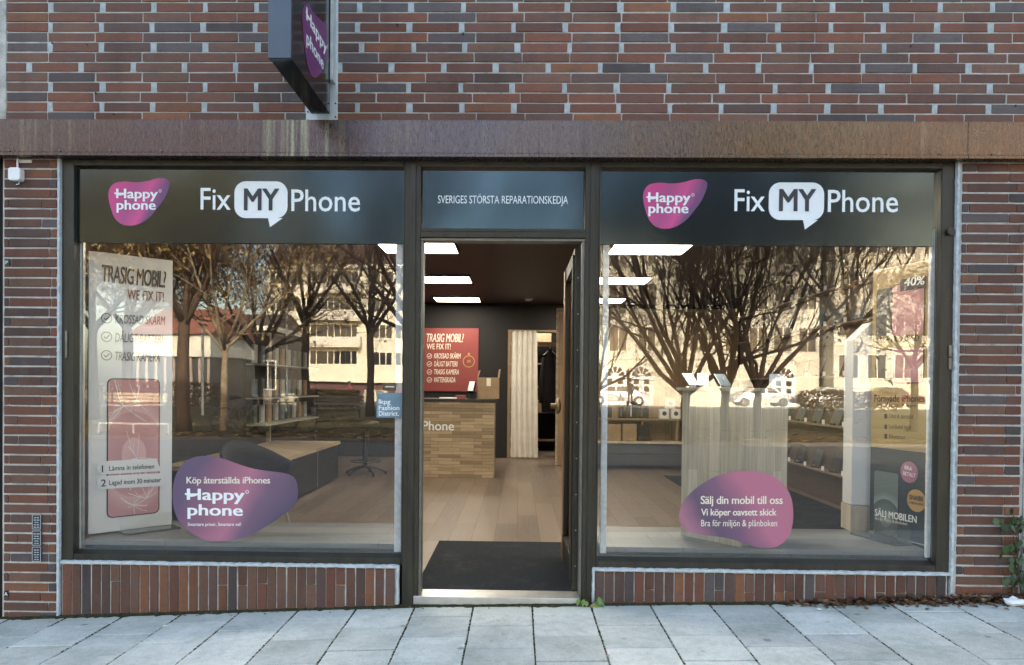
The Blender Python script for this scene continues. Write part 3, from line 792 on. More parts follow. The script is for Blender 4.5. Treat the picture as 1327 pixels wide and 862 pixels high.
# print on the right-hand face (plane x = const): built in x,z then turned
rot = Matrix.Translation((.0565, 0, 0)) @ Matrix.Rotation(R(90), 4, 'Z')
def on_side(px, py):                   # face x = -1.11
    d = ray(px, py); k = (-1.1085 - CPOS.x) / d.x; p = CPOS + d * k
    return (p.y, p.z - 2.885)
pts = [on_side(320 + x / 3.92, y / 3.92) for x, y in ((280, 60), (288, 20), (300, 2), (318, 8), (330, 40), (350, 62), (380, 90), (402, 120), (408, 170), (405, 250), (395, 310), (378, 350), (355, 375), (330, 372), (312, 330), (298, 260), (286, 150))]
mb = MB(); mb.m = rot; mb.prism(smooth_poly(pts), 0, -.001)
lg = mb.build('logo', M_LOGO2, cab)
mb = MB(); mb.m = rot
a, b = on_side(396.5, 28), on_side(419, 58); c, d_ = on_side(396, 51), on_side(418.5, 78)
happy(mb, -.565, .30, .185, .066, .40, .33, -.0025)
mb.build('lettering', M_WHITE, lg)

# ---- stickers on the glass
Y_ST = GLASS_Y - .002
def sticker(label, pts, mat, group=None, raw=False):
    c = on(sum(p[0] for p in pts) / len(pts), sum(p[1] for p in pts) / len(pts), Y_ST)
    t = thing('window_sticker', label, 'sticker', (c[0], Y_ST, c[1]), 0, group)
    w = [on(x, z, Y_ST) for x, z in pts]
    if not raw: w = smooth_poly(w)
    mb = MB(); mb.prism([(x - c[0], z - c[1]) for x, z in w], -.001, .0005); mb.build('film', mat, t)
    def P(px, py): q = on(px, py, Y_ST); return q[0] - c[0], q[1] - c[1]
    return t, P
def line(mb, P, body, px0, px1, base, hpx, y=-.002, base1=None, **k):
    a = P(px0, base); b = P(px1, base if base1 is None else base1)
    T(mb, body, a[0], a[1], hpx / 220, b[0] - a[0], y, slope=(b[1] - a[1]) / (b[0] - a[0]), **k)
pts = [(445, 600), (450, 520), (480, 450), (530, 410), (600, 398), (680, 412), (760, 440), (830, 460), (900, 470), (970, 480), (1010, 500), (1027, 540), (1025, 600), (1000, 640), (950, 680), (890, 720), (820, 760), (750, 785), (660, 795), (590, 787), (530, 755), (480, 710), (455, 660)]
t, P = sticker('large purple blob sticker low on the left display window with cream and white lettering', [(100 + x / 3.593, 480 + y / 3.593) for x, y in pts], M_BLOB_L, 'blob stickers on the display windows')
mb = MB(); line(mb, P, 'Köp återställda iPhones', 242, 350, 626.5, 8.6, bold=.016, space=.95); mb.build('lettering', M_CREAM, t)
mb = MB()
a = P(243, 647.5); b = P(318, 647.5)
happy(mb, a[0], a[1], P(243, 667.5)[1], 14.5 / 220, (b[0] - a[0]) * .98, (b[0] - a[0]) * .94, -.002)
mb.build('lettering', M_WHITE, t); mb = MB()
line(mb, P, 'Smartare priser, Smartare val!', 243.5, 312.5, 681.5, 4.2, bold=.012)
mb.build('lettering', M_WHITE, t)
pts = [(303, 580), (315, 535), (345, 495), (390, 460), (450, 430), (520, 417), (580, 417), (635, 432), (680, 465), (705, 510), (713, 565), (708, 620), (690, 660), (650, 688), (600, 692), (550, 680), (500, 662), (450, 652), (390, 645), (345, 635), (315, 615)]
t, P = sticker('large purple blob sticker low on the right display window with three lines of white lettering', [(770 + x / 2.765, 460 + y / 2.765) for x, y in pts], M_BLOB_R, 'blob stickers on the display windows')
mb = MB(); line(mb, P, 'Sälj din mobil till oss', 908, 1014, 653, 10.2, bold=.018, space=.95); line(mb, P, 'Vi köper oavsett skick', 908.5, 1006, 668, 8.8, bold=.02, space=.95)
line(mb, P, 'Bra för miljön & plånboken', 908.5, 1007, 682, 8.4, bold=.002); mb.build('lettering', M_CREAM, t)
t, P = sticker('small square teal sticker with white lettering at the right edge of the left window', [(488.5, 509), (521, 509.5), (520.5, 541.5), (488, 541)], M_TEAL, None, True)
mb = MB(); line(mb, P, 'lkpg', 491, 506, 523.5, 6, font=F_HUM, bold=.02); line(mb, P, 'Fashion', 491, 517.5, 531.5, 6, font=F_HUM, bold=.02); line(mb, P, 'District.', 491, 517, 538.8, 6, font=F_HUM, bold=.02)
mb.build('lettering', M_WHITE, t)
t, P = sticker('tiny dark sticker above the square teal sticker on the left window', [(496, 496), (513.5, 496.3), (513.5, 506.5), (496, 506.2)], M_BLACKG, None, True)
mb = MB(); a, b = P(499, 501.3), P(511, 501.3); stroke(mb, [a, b], .006, -.0015); mb.build('mark', M_STANDW, t)

# ---- small things on the facade
p = at(20, 226, -.03)
t = thing('sensor_box', 'white rounded sensor box hanging on the left brick pier under the fascia', 'sensor', (p.x, 0, p.z))
mb = MB(); mb.prism(rrect(-.036, .036, -.038, .038, .016), -.045, .0); mb.build('housing', M_WHITEP, t, bevel=.004)
mb = MB(); mb.tube([(0, -.01, .03), (0, -.012, .07), (-.001, -.008, .10)], .006); mb.build('cable', M_WHITEP, t); mb = MB(); mb.tube([(.012, -.012, -.03), (.013, -.02, -.055), (.004, -.03, -.06)], .003); mb.build('cable', M_WHITEP, t)
p = at(24, 207, -.03); mb = MB(); mb.box(-.015, .06, -.004, 0, -.01, .006); o = mb.build('cable_clip', M_WHITEP); o.location = (p.x, 0, p.z); tag(o, 'small white cable clip under the fascia above the sensor box', 'clip')
p0, p1 = at(41, 666, -.01), at(53, 729, -.01)
t = thing('number_plaque', 'narrow dark metal plaque with rows of small pale marks on the left pier', 'plaque', ((p0.x + p1.x) / 2, 0, p1.z))
hw, hh = (p1.x - p0.x) / 2, p0.z - p1.z
mb = MB()
for k in range(3): mb.prism(rrect(-hw, hw, hh * k / 3 + .003, hh * (k + 1) / 3 - .003, .006), -.008, 0)
mb.build('plate', M_NAVYP if 'M_NAVYP' in globals() else plain('navy_enamel', (.02, .03, .05), .35, 0, .1, 5), t)
mb = MB()
for k in range(3):
    z0 = hh * k / 3 + .003; z1 = hh * (k + 1) / 3 - .003
    stroke(mb, [(-hw + .003, z0 + .003), (hw - .003, z0 + .003), (hw - .003, z1 - .003), (-hw + .003, z1 - .003), (-hw + .003, z0 + .003)], .003, -.0085)
    for r in range(5):
        z = z0 + .014 + r * (z1 - z0 - .02) / 5
        ww = hw * random.uniform(.35, .7); stroke(mb, [(-ww, z), (-ww * .2, z)], .005, -.0085); stroke(mb, [(ww * .05, z), (ww, z)], .005, -.0085)
mb.build('marking', M_GALV, t)
p = at(6, 770, -.01); t = thing('pier_tag', 'tiny dark tag with a white letter low on the left pier', 'tag', (p.x + .004, 0, p.z))
mb = MB(); mb.box(-.012, .014, -.004, 0, -.018, .018); mb.build('plate', M_BLACK, t)
mb = MB(); T(mb, 'A', -.008, -.01, .02, .018, -.0055, None, .03); mb.build('lettering', M_WHITE, t)
p = at(7, 340, -.01); t = thing('pier_tag', 'tiny grey tag with white marks at middle height on the left pier', 'tag', (p.x + .006, 0, p.z))
mb = MB(); mb.box(-.014, .014, -.004, 0, -.02, .02); mb.build('plate', M_BLACK, t)
mb = MB(); T(mb, 'P', -.008, -.01, .02, .014, -.0055, None, .03); mb.build('lettering', M_GALV, t)
# wall plugs and old screw holes
studs('wall_plug', M_BLACK, B, [(at(px, py, 0).x, -.006, at(px, py, 0).z) for px, py in ((124, 121), (113, 58), (68, 56), (147, 148), (515, 32), (1316, 137), (600, 44), (1180, 60))], [(.003, 0), (.006, .002), (.006, .006)])
# pipe at the right-hand end of the pier
p = at(1325, 700, 0); mb = MB(); mb.tube([(p.x + .012, .0, -.1), (p.x + .012, .0, at(1325, 600, 0).z)], .012)
o = mb.build('conduit', M_GALV); tag(o, 'thin grey conduit at the right end of the right pier behind the ivy', 'pipe')

# ------------------------------------------------------------------ shop interior
HC = 2.75
ZFL = .02
XIL, XIR, YB = -3.6, 3.53, 8.8
mb = MB(); mb.box(-7.8, 7.8, .16, 11.3, -.1, ZFL); o = mb.build('floor', M_FLOOR); o['kind'] = 'structure'
mb = MB(); mb.box(-7.8, 7.8, .12, 11.3, HC, HC + .1); o = mb.build('ceiling', M_MAROON); o['kind'] = 'structure'
mb = MB(); mb.box(XIL - .1, XIL, .12, 11.3, ZFL, HC); o = mb.build('wall_left', M_DARKW); o['kind'] = 'structure'
mb = MB(); mb.box(XIR + .03, XIR + .13, .12, 11.3, ZFL, HC); o = mb.build('wall_right', M_DARKW); o['kind'] = 'structure'
# back wall with a doorway
dx0, dx1 = at(660, 500, YB).x, at(727, 500, YB).x; dz1 = at(690, 430, YB).z
mb = MB(); mb.box(XIL, dx0, YB, YB + .12, ZFL, HC); mb.box(dx1, XIR + .03, YB, YB + .12, ZFL, HC); mb.box(dx0, dx1, YB, YB + .12, dz1, HC)
o = mb.build('wall_back', M_DARKW); o['kind'] = 'structure'
mb = MB(); mb.box(-2, 2.5, 10.9, 11.0, ZFL, HC); o = mb.build('storeroom_wall', M_DARKW); o['kind'] = 'structure'
mb = MB(); mb.box(dx0 - .03, dx0 + .02, YB - .02, YB + .13, ZFL, dz1 + .03); mb.box(dx1 - .02, dx1 + .03, YB - .02, YB + .13, ZFL, dz1 + .03); mb.box(dx0 + .021, dx1 - .021, YB - .02, YB + .13, dz1 - .01, dz1 + .03)
o = mb.build('doorway_trim', M_PANEL); o['kind'] = 'structure'
# raised display ledges behind the glass
ZP = .335
for (a, b, nm) in ((-2.66, -.665, 'window_ledge'), (.50, 2.46, 'window_ledge')):
    t = thing('window_ledge', 'raised grey oak display ledge inside the %s window' % ('left' if a < 0 else 'right'), 'display ledge', ((a + b) / 2, 0, 0), 0, 'display ledges behind the glass')
    h = (b - a) / 2
    mb = MB(); mb.box(-h, h, .10, .76, ZP - .03, ZP); mb.build('board', M_PLAT, t, bevel=.002)
    mb = MB(); mb.box(-h + .01, h - .01, .121, .74, ZFL, ZP - .031); mb.build('base', M_BLACK, t)
# ceiling panels
def led(x0, x1, y0, label):
    d = .64
    t = thing('ceiling_light', label, 'ceiling light', ((x0 + x1) / 2, y0 + d / 2, HC), 0, 'lit ceiling panels in the shop')
    h = (x1 - x0) / 2
    mb = MB(); mb.box(-h - .02, h + .02, -d / 2 - .02, -d / 2, -.03, -.001); mb.box(-h - .02, h + .02, d / 2, d / 2 + .02, -.03, -.001); mb.box(-h - .02, -h, -d / 2, d / 2, -.03, -.001); mb.box(h, h + .02, -d / 2, d / 2, -.03, -.001)
    mb.build('frame', M_BLACK, t)
    mb = MB(); mb.box(-h, h, -d / 2, d / 2, -.022, -.002); mb.build('diffuser', M_LED, t)
pos = ('nearest the window', 'second from the window', 'farthest from the window')
for y0, nm in zip((3.05, 5.4, 7.75), pos):
    led(-1.44 if y0 < 4 else -1.40, -.665, y0, 'lit square ceiling panel seen through the doorway, ' + nm)
for y0, nm in ((.72, 'unseen lit ceiling panel added just inside the left window, above the sign panel'),): led(-1.44, -.665, y0, nm)  # unseen panels continuing both rows, added to light the window displays
led(.95, 1.73, .72, 'unseen lit ceiling panel added just inside the right window, above the sign panel')
for y0, nm in zip((3.05, 5.4, 7.75), pos):
    led(.95, 1.73, y0, 'lit square ceiling panel seen through the right window, ' + nm)
led(-.2, .7, 9.5, 'small lit panel in the back room past the curtain')
# smoke detector
p = atz(684, 396, HC); mb = MB(); mb.lathe([(.07, 0), (.07, -.02), (.05, -.04), (.03, -.045)], 20); o = mb.build('smoke_detector', M_GALV, smooth=False); o.location = (p.x, p.y if p.y < 8.4 else 8.0, HC); tag(o, 'round pale smoke detector on the dark ceiling', 'smoke detector')
# counter
cxr = at(640, 560, 5.9).x; czt = at(600, 517, 5.9).z
t = thing('counter', 'oak mosaic service counter with dark top facing the doorway', 'counter', (cxr - .75, 5.9, ZFL))
mb = MB(); mb.box(-.42, .75, 0, .62, 0, czt - ZFL - .04); mb.build('front', M_OAKB, t)
mb = MB(); mb.box(-.45, .77, -.03, .66, czt - ZFL - .0395, czt - ZFL); mb.build('top', M_BLACK, t, bevel=.004)
mb = MB(); a, b = at(547.5, 557.5, 5.89), at(588, 558.5, 5.89)
T(mb, 'Phone', a.x - (cxr - .75), a.z - ZFL, .125, b.x - a.x, -.004, None, .02)
e = at(541.5, 552, 5.89); ring(mb, e.x - (cxr - .75) - .03, e.z - ZFL + .02, .09, .03, -.004)
mb.build('lettering', M_WHITE, t)
# things on the counter
def on_counter(px, py): p = at(px, py, 6.1); return p
p = at(632, 515, 6.15)
t = thing('cardboard_box', 'open brown cardboard box standing on the right end of the counter', 'box', (p.x, 6.2, czt), R(8))
mb = MB(); w = .15
mb.box(-w, w, -.1, .1, .0, .30); mb.build('carton', M_CARD, t, bevel=.003)
for fx, ft, fz in ((-w, .03, .40), (w, .015, .42)):
    mb = MB(); mb.add([(fx, -.1, .3), (fx, .1, .3), (fx + ft, .1, fz), (fx + ft, -.1, fz)], [(0, 1, 2, 3)])
    o = mb.build('flap', M_CARD, t); s_ = o.modifiers.new('thick', 'SOLIDIFY'); s_.thickness = .005
mb = MB(); mb.box(-.03, .03, -.103, -.1005, .18, .29); mb.build('tape', M_CREAM, t)
p = at(611, 512, 6.0)
t = thing('card_terminal', 'black card terminal on a stand on the counter', 'card terminal', (p.x, 6.05, czt), R(-15))
mb = MB(); mb.box(-.05, .05, -.05, .06, 0, .02); mb.tube([(0, .02, .02), (0, .0, .12)], .015); mb.build('base', M_BLACK, t)
mb = MB(); mb.m = Matrix.Translation((0, 0, .16)) @ Matrix.Rotation(R(-35), 4, 'X'); mb.box(-.05, .05, -.03, .03, -.09, .09); mb.build('body', M_BLACKG, t, bevel=.01)
p = at(597, 512, 5.98); mb = MB(); mb.box(-.07, .07, -.06, .06, 0, .05); o = mb.build('leaflet_stack', M_RED, bevel=.002); o.location = (p.x, 6.0, czt); tag(o, 'small red stack of leaflets on the counter', 'leaflets')
p = at(581, 513, 5.98); mb = MB(); mb.box(-.12, .12, -.08, .08, 0, .018); o = mb.build('paper_stack', M_WHITEP, bevel=.002); o.location = (p.x, 6.0, czt); tag(o, 'flat white stack of paper on the counter', 'paper')
# red poster on the back wall
a, b = at(538, 425, YB - .02), at(619.5, 506, YB - .02)
t = thing('wall_poster', 'red poster with white checklist on the dark back wall behind the counter', 'poster', (a.x, YB - .02, b.z))
w, h = b.x - a.x, a.z - b.z
mb = MB(); mb.box(-.08, w, 0, .015, -.02, h); mb.build('sheet', M_RED, t)
def PP(px, py): q = at(px, py, YB - .022); return q.x - a.x, q.z - b.z
kpx = (YB + CAM_D) / FPX
def pl(mb, s, x0, x1, base, hp, **k):
    q0, q1 = PP(x0, base), PP(x1, base); T(mb, s, q0[0], q0[1], hp * kpx, q1[0] - q0[0], -.003, **k)
mb = MB()
pl(mb, 'TRASIG MOBIL?', 553, 601, 443, 10.5, shear=.2, bold=.012, font=F_HUM); pl(mb, 'WE FIX IT!', 553, 584, 452.5, 7, bold=.012, font=F_HUM)
for k, s in enumerate(('KROSSAD SKÄRM', 'DÅLIGT BATTERI', 'TRASIG KAMERA', 'VATTENSKADA')):
    z = 464.5 + k * 10.3; q = PP(556.5, z - 3); tick(mb, q[0], q[1], .046, -.003); pl(mb, s, 562.5, (597, 593, 594.5, 590)[k], z, 6.5, shear=.2, bold=.012, font=F_HUM)
mb.build('lettering', M_CREAM, t)
mb = MB(); q = PP(607.5, 468.5); ring(mb, q[0], q[1], .105, .012, -.003, 28); stroke(mb, [(q[0], q[1] + .11), (q[0], q[1] + .15)], .03, -.003); T(mb, '30', q[0], q[1] - .02, .045, .06, -.003, None, .02, align='c'); mb.build('stopwatch_icon', M_BADGEO, t)
# curtain in the back doorway
a, b = at(663, 430, YB - .06), at(697, 601, YB - .06)
t = thing('curtain', 'cream floor length curtain hanging at the left of the back doorway', 'curtain', (a.x, YB - .06, ZFL))
mb = MB(); w = b.x - a.x; n = 60; vs = []
for i in range(n + 1):
    u = i / n
    for j in range(7):
        v = j / 6; wy = .035 * math.sin(u * 5.2 * 2 * math.pi + .6 * math.sin(v * 3)) * (0.5 + .5 * v)
        vs.append((w * u * (.93 + .07 * v), wy, (a.z - ZFL) * (1 - v) + .02))
mb.add(vs, [(i * 7 + j, i * 7 + j + 1, i * 7 + j + 8, i * 7 + j + 7) for i in range(n) for j in range(6)])
o = mb.build('cloth', M_CURT, t, smooth=True)
mb = MB(); mb.tube([(-.03, 0, a.z - ZFL + .01), (.85, 0, a.z - ZFL + .01)], .01); mb.build('rail', M_ALU, t)
# storeroom shelf, boxes and coat
q = at(712, 470, 9.6)
t = thing('storeroom_shelf', 'wooden shelf unit seen in the back room past the curtain', 'shelf', (q.x - .3, 10.2, ZFL))
mb = MB()
for x in (-.5, .0, .55): mb.box(x, x + .03, 0, .4, 0, 2.3)
mb.build('upright', M_PANEL, t)
for z in (.2, .75, 1.25, 1.7, 2.1): mb = MB(); mb.box(-.468, .548, .001, .4, z, z + .03); mb.build('shelf_board', M_PANEL, t)
for i, (x, z, s) in enumerate(((.2, 2.13, .16), (-.25, 1.28, .2), (.3, .78, .2))):
    mb = MB(); mb.box(-s, s, -.15, .15, 0, s * 1.1); o = mb.build('storage_box', M_CARD, bevel=.004); o.location = (q.x - .3 + x, 10.36, ZFL + z)
    tag(o, ('small carton on the top board of the storeroom shelf', 'carton on the middle board of the storeroom shelf', 'carton on the low board of the storeroom shelf')[i], 'box', 'cartons on the storeroom shelf')
q0, q1 = at(713, 452, 9.3), at(713, 535, 9.3)
t = thing('coat', 'dark coat hanging in the back room doorway', 'coat', (q0.x, 9.35, q1.z))
h = q0.z - q1.z
mb = MB(); mb.lathe([(.14, 0), (.15, h * .3), (.135, h * .6), (.12, h * .8), (.05, h * .93), (.03, h)], 16)
for i, v in enumerate(mb.v): mb.v[i] = (v[0] * 1.0 + .015 * math.sin(v[2] * 14 + v[1] * 30), v[1] * .55, v[2])
mb.build('body', M_CLOTH, t, smooth=True)
mb = MB()
for s in (-1, 1): mb.tube([(s * .10, -.02, h * .86), (s * .155, -.03, h * .5), (s * .15, -.04, h * .15)], [.045, .05, .045], 10)
mb.build('sleeve', M_CLOTH, t, smooth=True)
mb = MB(); mb.tube([(0, 0, h), (0, .0, h + .08)], .006); mb.tube([(-.12, 0, h * .9), (0, 0, h + .0), (.12, 0, h * .9)], .008); mb.build('hanger', M_ALU, t)
mb = MB(); mb.box(-.4, .6, 0, .03, -.04, .04); o = mb.build('coat_rail', M_PANEL); o.location = (q0.x, 9.4, q0.z + .09); tag(o, 'wooden rail above the dark coat in the back room', 'coat rail')
# wooden partition and sideboard at the back right
xp = at(723, 500, 7.7).x
t = thing('wood_partition', 'tall brown oak panel wall at the back right of the shop', 'partition', (xp, 7.7, ZFL))
mb = MB(); mb.box(0, XIR - xp, 0, .08, 0, 2.52); mb.build('panel', M_PANEL, t); mb = MB(); mb.box(-.03, .0, -.02, .1, 0, 2.54); mb.box(0, XIR - xp, -.015, -.001, 2.44, 2.54); mb.build('trim', M_OAKB, t)
t = thing('sideboard', 'low dark drawer sideboard along the oak partition behind the right window', 'sideboard', (1.6, 7.2, ZFL))
mb = MB(); mb.box(-.75, 1.9, 0, .48, .06, .40); mb.build('body', plain('slate_drawers', (.035, .042, .048), .45, 0, .1, 4), t)
mb = MB(); mb.box(-.76, 1.91, -.012, -.001, .065, .22); mb.box(-.76, 1.91, -.012, -.001, .25, .395); mb.build('drawer', plain('slate_fronts', (.05, .06, .068), .35, 0, .1, 4), t, bevel=.003)
mb = MB(); mb.box(-.78, 1.93, -.03, .49, .401, .435); mb.build('top', M_PALE, t, bevel=.003)
mb = MB()
for x in (-.74, -.22, .32, .86, 1.4): mb.box(x, x + .025, .05, .46, .436, .76)
mb.box(-.78, 1.93, .03, .47, .761, .79); mb.build('cubby_shelf', M_PANEL, t)
zt_ = ZFL + .79
def prod(name, label, cat, px, w, h, d, mat, z, y=7.32, group=None):
    x = at(px, 540, y).x; mb = MB(); mb.box(-w / 2, w / 2, -d / 2, d / 2, 0, h); o = mb.build(name, mat, bevel=.006); o.location = (x, y, z); tag(o, label, cat, group); return o
sp = []
for i, (px, w) in enumerate(((783, .22), (806, .12), (819, .14), (833, .16))):
    x = at(px, 540, 7.32).x
    t = thing('boxed_case', ('black boxed gadget at the left end of the sideboard top, cut by the window post', 'slim black boxed gadget second from the left on the sideboard top', 'black boxed gadget with pale side third from the left on the sideboard top', 'wide black boxed gadget beside the white boxes on the sideboard top')[i], 'box', (x, 7.32, zt_), 0, 'black boxes on the sideboard')
    mb = MB(); mb.box(-w / 2, w / 2, -.07, .07, 0, .25); mb.build('carton', M_BLACKG, t, bevel=.004)
    mb = MB(); mb.box(-w * .25, -w * .13, -.0725, -.0705, .03, .2); mb.build('label', M_SCR_D if i % 2 else M_STANDW, t)
for i, (px, w) in enumerate(((795, .2), (815, .2))):
    prod('cardboard_case', ('pale carton in the left cubby under the sideboard top', 'pale carton in the second cubby under the sideboard top')[i], 'box', px, .22, .26, .2, M_CARD, ZFL + .437, 7.3, 'cartons in the sideboard cubbies')
prod('black_speaker', 'black rounded gadget in the cubby right of the pale cartons', 'speaker', 834, .18, .25, .18, M_BLACK, ZFL + .437, 7.3)
for i, (px, z, l) in enumerate(((860, zt_, 'small white product box low in the pair on the sideboard'), (868, zt_ + .155, 'small white product box stacked on top on the sideboard'), (875, zt_, 'small white product box farthest right on the sideboard'))):
    t = thing('white_box', l, 'box', (at(px, 540, 7.3).x, 7.3, z), 0, 'small white boxes on the sideboard')
    mb = MB(); mb.box(-.07, .07, -.06, .06, 0, .15); mb.build('carton', M_WHITEP, t, bevel=.003)
    mb = MB(); mb.lathe([(.035, 0), (.035, .002)], 14, (0, -.0625, .08), 'y'); mb.build('picture', M_BLACK, t)
# right wall with phone ledges
t = thing('phone_wall', 'brown oak wall display with narrow ledges along the right side of the shop', 'wall display', (XIR, 3.0, ZFL))
mb = MB(); mb.box(0, .028, -.6, 4.6, 0, 2.73); mb.build('panel', M_PANELY, t)
levels = (.36, .88, 1.42, 1.98, 2.38)
mb = MB()
for z in levels: mb.box(-.12, -.001, -.5, 4.5, z - .02, z)
mb.build('ledge', M_PANELY, t, bevel=.003)
names = ('lowest', 'second lowest', 'middle', 'second highest', 'highest')
proto = None
for li, z in enumerate(levels):
    for k in range(5):
        y = 3.35 + k * .52
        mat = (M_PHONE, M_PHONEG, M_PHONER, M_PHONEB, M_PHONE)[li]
        t = thing('display_phone', 'phone on a slanted stand on the %s ledge, number %s from the window' % (names[li], ('first', 'second', 'third', 'fourth', 'fifth')[k]), 'phone', (XIR - .06, y, ZFL + z), 0, 'phones on the wall ledges')
        mb = MB(); mb.m = Matrix.Rotation(R(16), 4, 'Y') @ Matrix.Rotation(R(7), 4, 'X')
        mb.box(-.006, .006, -.12, .12, .0, .23); mb.build('screen', mat, t, bevel=.004)
        mb = MB(); mb.box(-.03, .04, -.05, .05, 0, .02); mb.build('stand', M_BLACK, t)
        mb = MB(); mb.box(-.052, -.048, .13, .20, 0, .05); mb.build('price_card', M_WHITEP, t)
        if li == 0 and k == 0:
            mb = MB()
            for dy in (-.05, .06):
                for a in range(18):
                    a0, a1 = 2 * math.pi * a / 18, 2 * math.pi * (a + 1) / 18
                    mb.tube([(-.03, dy + .04 * math.cos(a0), .10 + .055 * math.sin(a0)), (-.03, dy + .04 * math.cos(a1), .10 + .055 * math.sin(a1))], .006, 5)
            mb.build('ring_mark', M_WHITE, t)
# left wall: bench, shelf with hanging packs, timber uprights
yb0, yb1 = 3.0, 5.7
t = thing('display_bench', 'long low bench with oak top and dark front along the left wall', 'bench', (-2.85, 4.3, ZFL))
mb = MB(); mb.box(-.45, .45, -1.9, 1.35, .47, .51); mb.build('top', M_OAKB, t, bevel=.003)
mb = MB()
for a, b in ((-1.86, -.8), (-.79, .27), (.28, 1.31)): mb.box(-.42, .43, a, b, .03, .469)
mb.build('front', plain('charcoal_front', (.012, .012, .013), .4, 0, .12, 3), t, bevel=.003)
mb = MB()
for y in (-.8, .27): mb.box(.4305, .434, y, y + .012, .03, .469)
mb.build('joint_strip', M_ALU, t)
M_PACK = plain('grey_white_pack', (.34, .34, .33), .5, 0, .1, 5)
t = thing('accessory_rack', 'white slatted accessory rack with hanging packs on the left wall', 'rack', (XIL, 6.6, ZFL))
mb = MB(); mb.box(.001, .04, -1.3, 1.3, .6, 1.95); mb.build('back_panel', M_DARKW, t)
for lvl in (.75, 1.1, 1.55):
    mb = MB()
    mb.box(.041, .30, -1.3, 1.3, lvl - .03, lvl - .012)
    sh = mb.build('shelf', M_PACK, t)
    for k in range(9):
        y = -1.2 + k * .29
        mb = MB(); mb.box(.10, .13, y - .07, y + .07, lvl + .0, lvl + .24); mb.build('pack', (M_PACK, M_PHONEB, M_PHONEG, M_PACK, M_CARD)[(k + int(lvl * 10)) % 5], sh)
for i, (pa, pb, yy) in enumerate(((264, 290, 4.9), (326, 350, 6.2))):
    a, b = at(pa, 500, yy), at(pb, 500, yy)
    mb = MB(); mb.box(0, b.x - a.x, 0, .05, 0, 2.0 if i else 2.05); o = mb.build('timber_upright', M_PALE, bevel=.003); o.location = (a.x, yy, ZFL)
    tag(o, ('pale oak upright board nearer the window on the left of the shop', 'pale oak upright board farther back beside the white rack')[i], 'board')
# bar stool
p = atz(473, 615, ZFL)
t = thing('bar_stool', 'black swivel bar stool with foot ring standing on the oak floor', 'stool', (p.x, p.y, ZFL))
mb = MB(); mb.lathe([(.05, .66), (.16, .675), (.195, .70), (.20, .73), (.18, .755), (.1, .765), (.0, .767)], 28); mb.build('seat', M_BLACK, t, smooth=True)
mb = MB(); mb.lathe([(.035, .12), (.035, .38), (.022, .385), (.022, .6), (.05, .62), (.05, .66)], 16); mb.tube([(-.12, .02, .63), (.02, 0, .645), (.15, 0, .62)], .008); mb.build('column', M_BLACK, t)
mb = MB()
for a in range(28):
    a0, a1 = 2 * math.pi * a / 28, 2 * math.pi * (a + 1) / 28
    mb.tube([(.21 * math.cos(a0), .21 * math.sin(a0), .19), (.21 * math.cos(a1), .21 * math.sin(a1), .19)], .010, 6)
for a in range(3): mb.tube([(0, 0, .2), (.21 * math.cos(a * 2.094 + .4), .21 * math.sin(a * 2.094 + .4), .19)], .008, 6)
mb.build('foot_ring', M_BLACK, t)
for k in range(5):
    a = k * 2 * math.pi / 5 + .3
    mb = MB(); mb.tube([(.03 * math.cos(a), .03 * math.sin(a), .12), (.17 * math.cos(a), .17 * math.sin(a), .085), (.29 * math.cos(a), .29 * math.sin(a), .035)], [.018, .016, .012]); mb.tube([(.29 * math.cos(a), .29 * math.sin(a), .04), (.29 * math.cos(a), .29 * math.sin(a), .0)], .014)
    mb.build('leg', M_BLACK, t)
# dark armchair behind the blob sticker
p = atz(350, 672, ZFL)
t = thing('shell_chair', 'black shell armchair with pale metal legs behind the purple sticker', 'chair', (at(335, 640, 1.6).x, 1.62, ZFL), R(62))
mb = MB(); n = 16; vs = []; prof = [(.06, .46), (.20, .455), (.255, .50), (.275, .60), (.28, .66)]
for i in range(n + 1):
    a = R(-20) + R(220) * i / n
    hgt = .5 + .5 * math.sin(max(0, min(1, i / n)) * math.pi)
    for r, z in prof: vs.append((r * 1.05 * math.cos(a), r * math.sin(a), z if z < .52 else .5 + (z - .5) * (.55 + 1.35 * hgt ** 3)))
m_ = len(prof)
mb.add(vs, [(i * m_ + j, i * m_ + j + 1, (i + 1) * m_ + j + 1, (i + 1) * m_ + j) for i in range(n) for j in range(m_ - 1)])
o = mb.build('shell', M_CLOTH, t, smooth=True); md = o.modifiers.new('thick', 'SOLIDIFY'); md.thickness = .03; md.offset = 0
mb = MB(); mb.lathe([(.10, .44), (.24, .45), (.26, .475), (.22, .50), (.08, .51)], 24); mb.build('seat', M_CLOTH, t, smooth=True)
for a in (40, 140, 220, 320):
    a = R(a); mb = MB(); mb.tube([(.15 * math.cos(a), .15 * math.sin(a), .45), (.27 * math.cos(a), .27 * math.sin(a), 0)], .010); mb.build('leg', M_ALU, t)
# entrance mat
mb = MB(); mb.box(-.635, .43, .17, 1.66, ZFL, ZFL + .014); o = mb.build('doormat', M_MAT, bevel=.004); tag(o, 'large charcoal entrance mat just inside the open door', 'doormat')

mb = MB(); mb.box(2.1, 3.40, .95, 6.4, ZFL, ZFL + .008); o = mb.build('floor_runner', M_MAT, bevel=.003); tag(o, 'dark grey floor runner along the phone wall right of the oak plinth', 'rug')
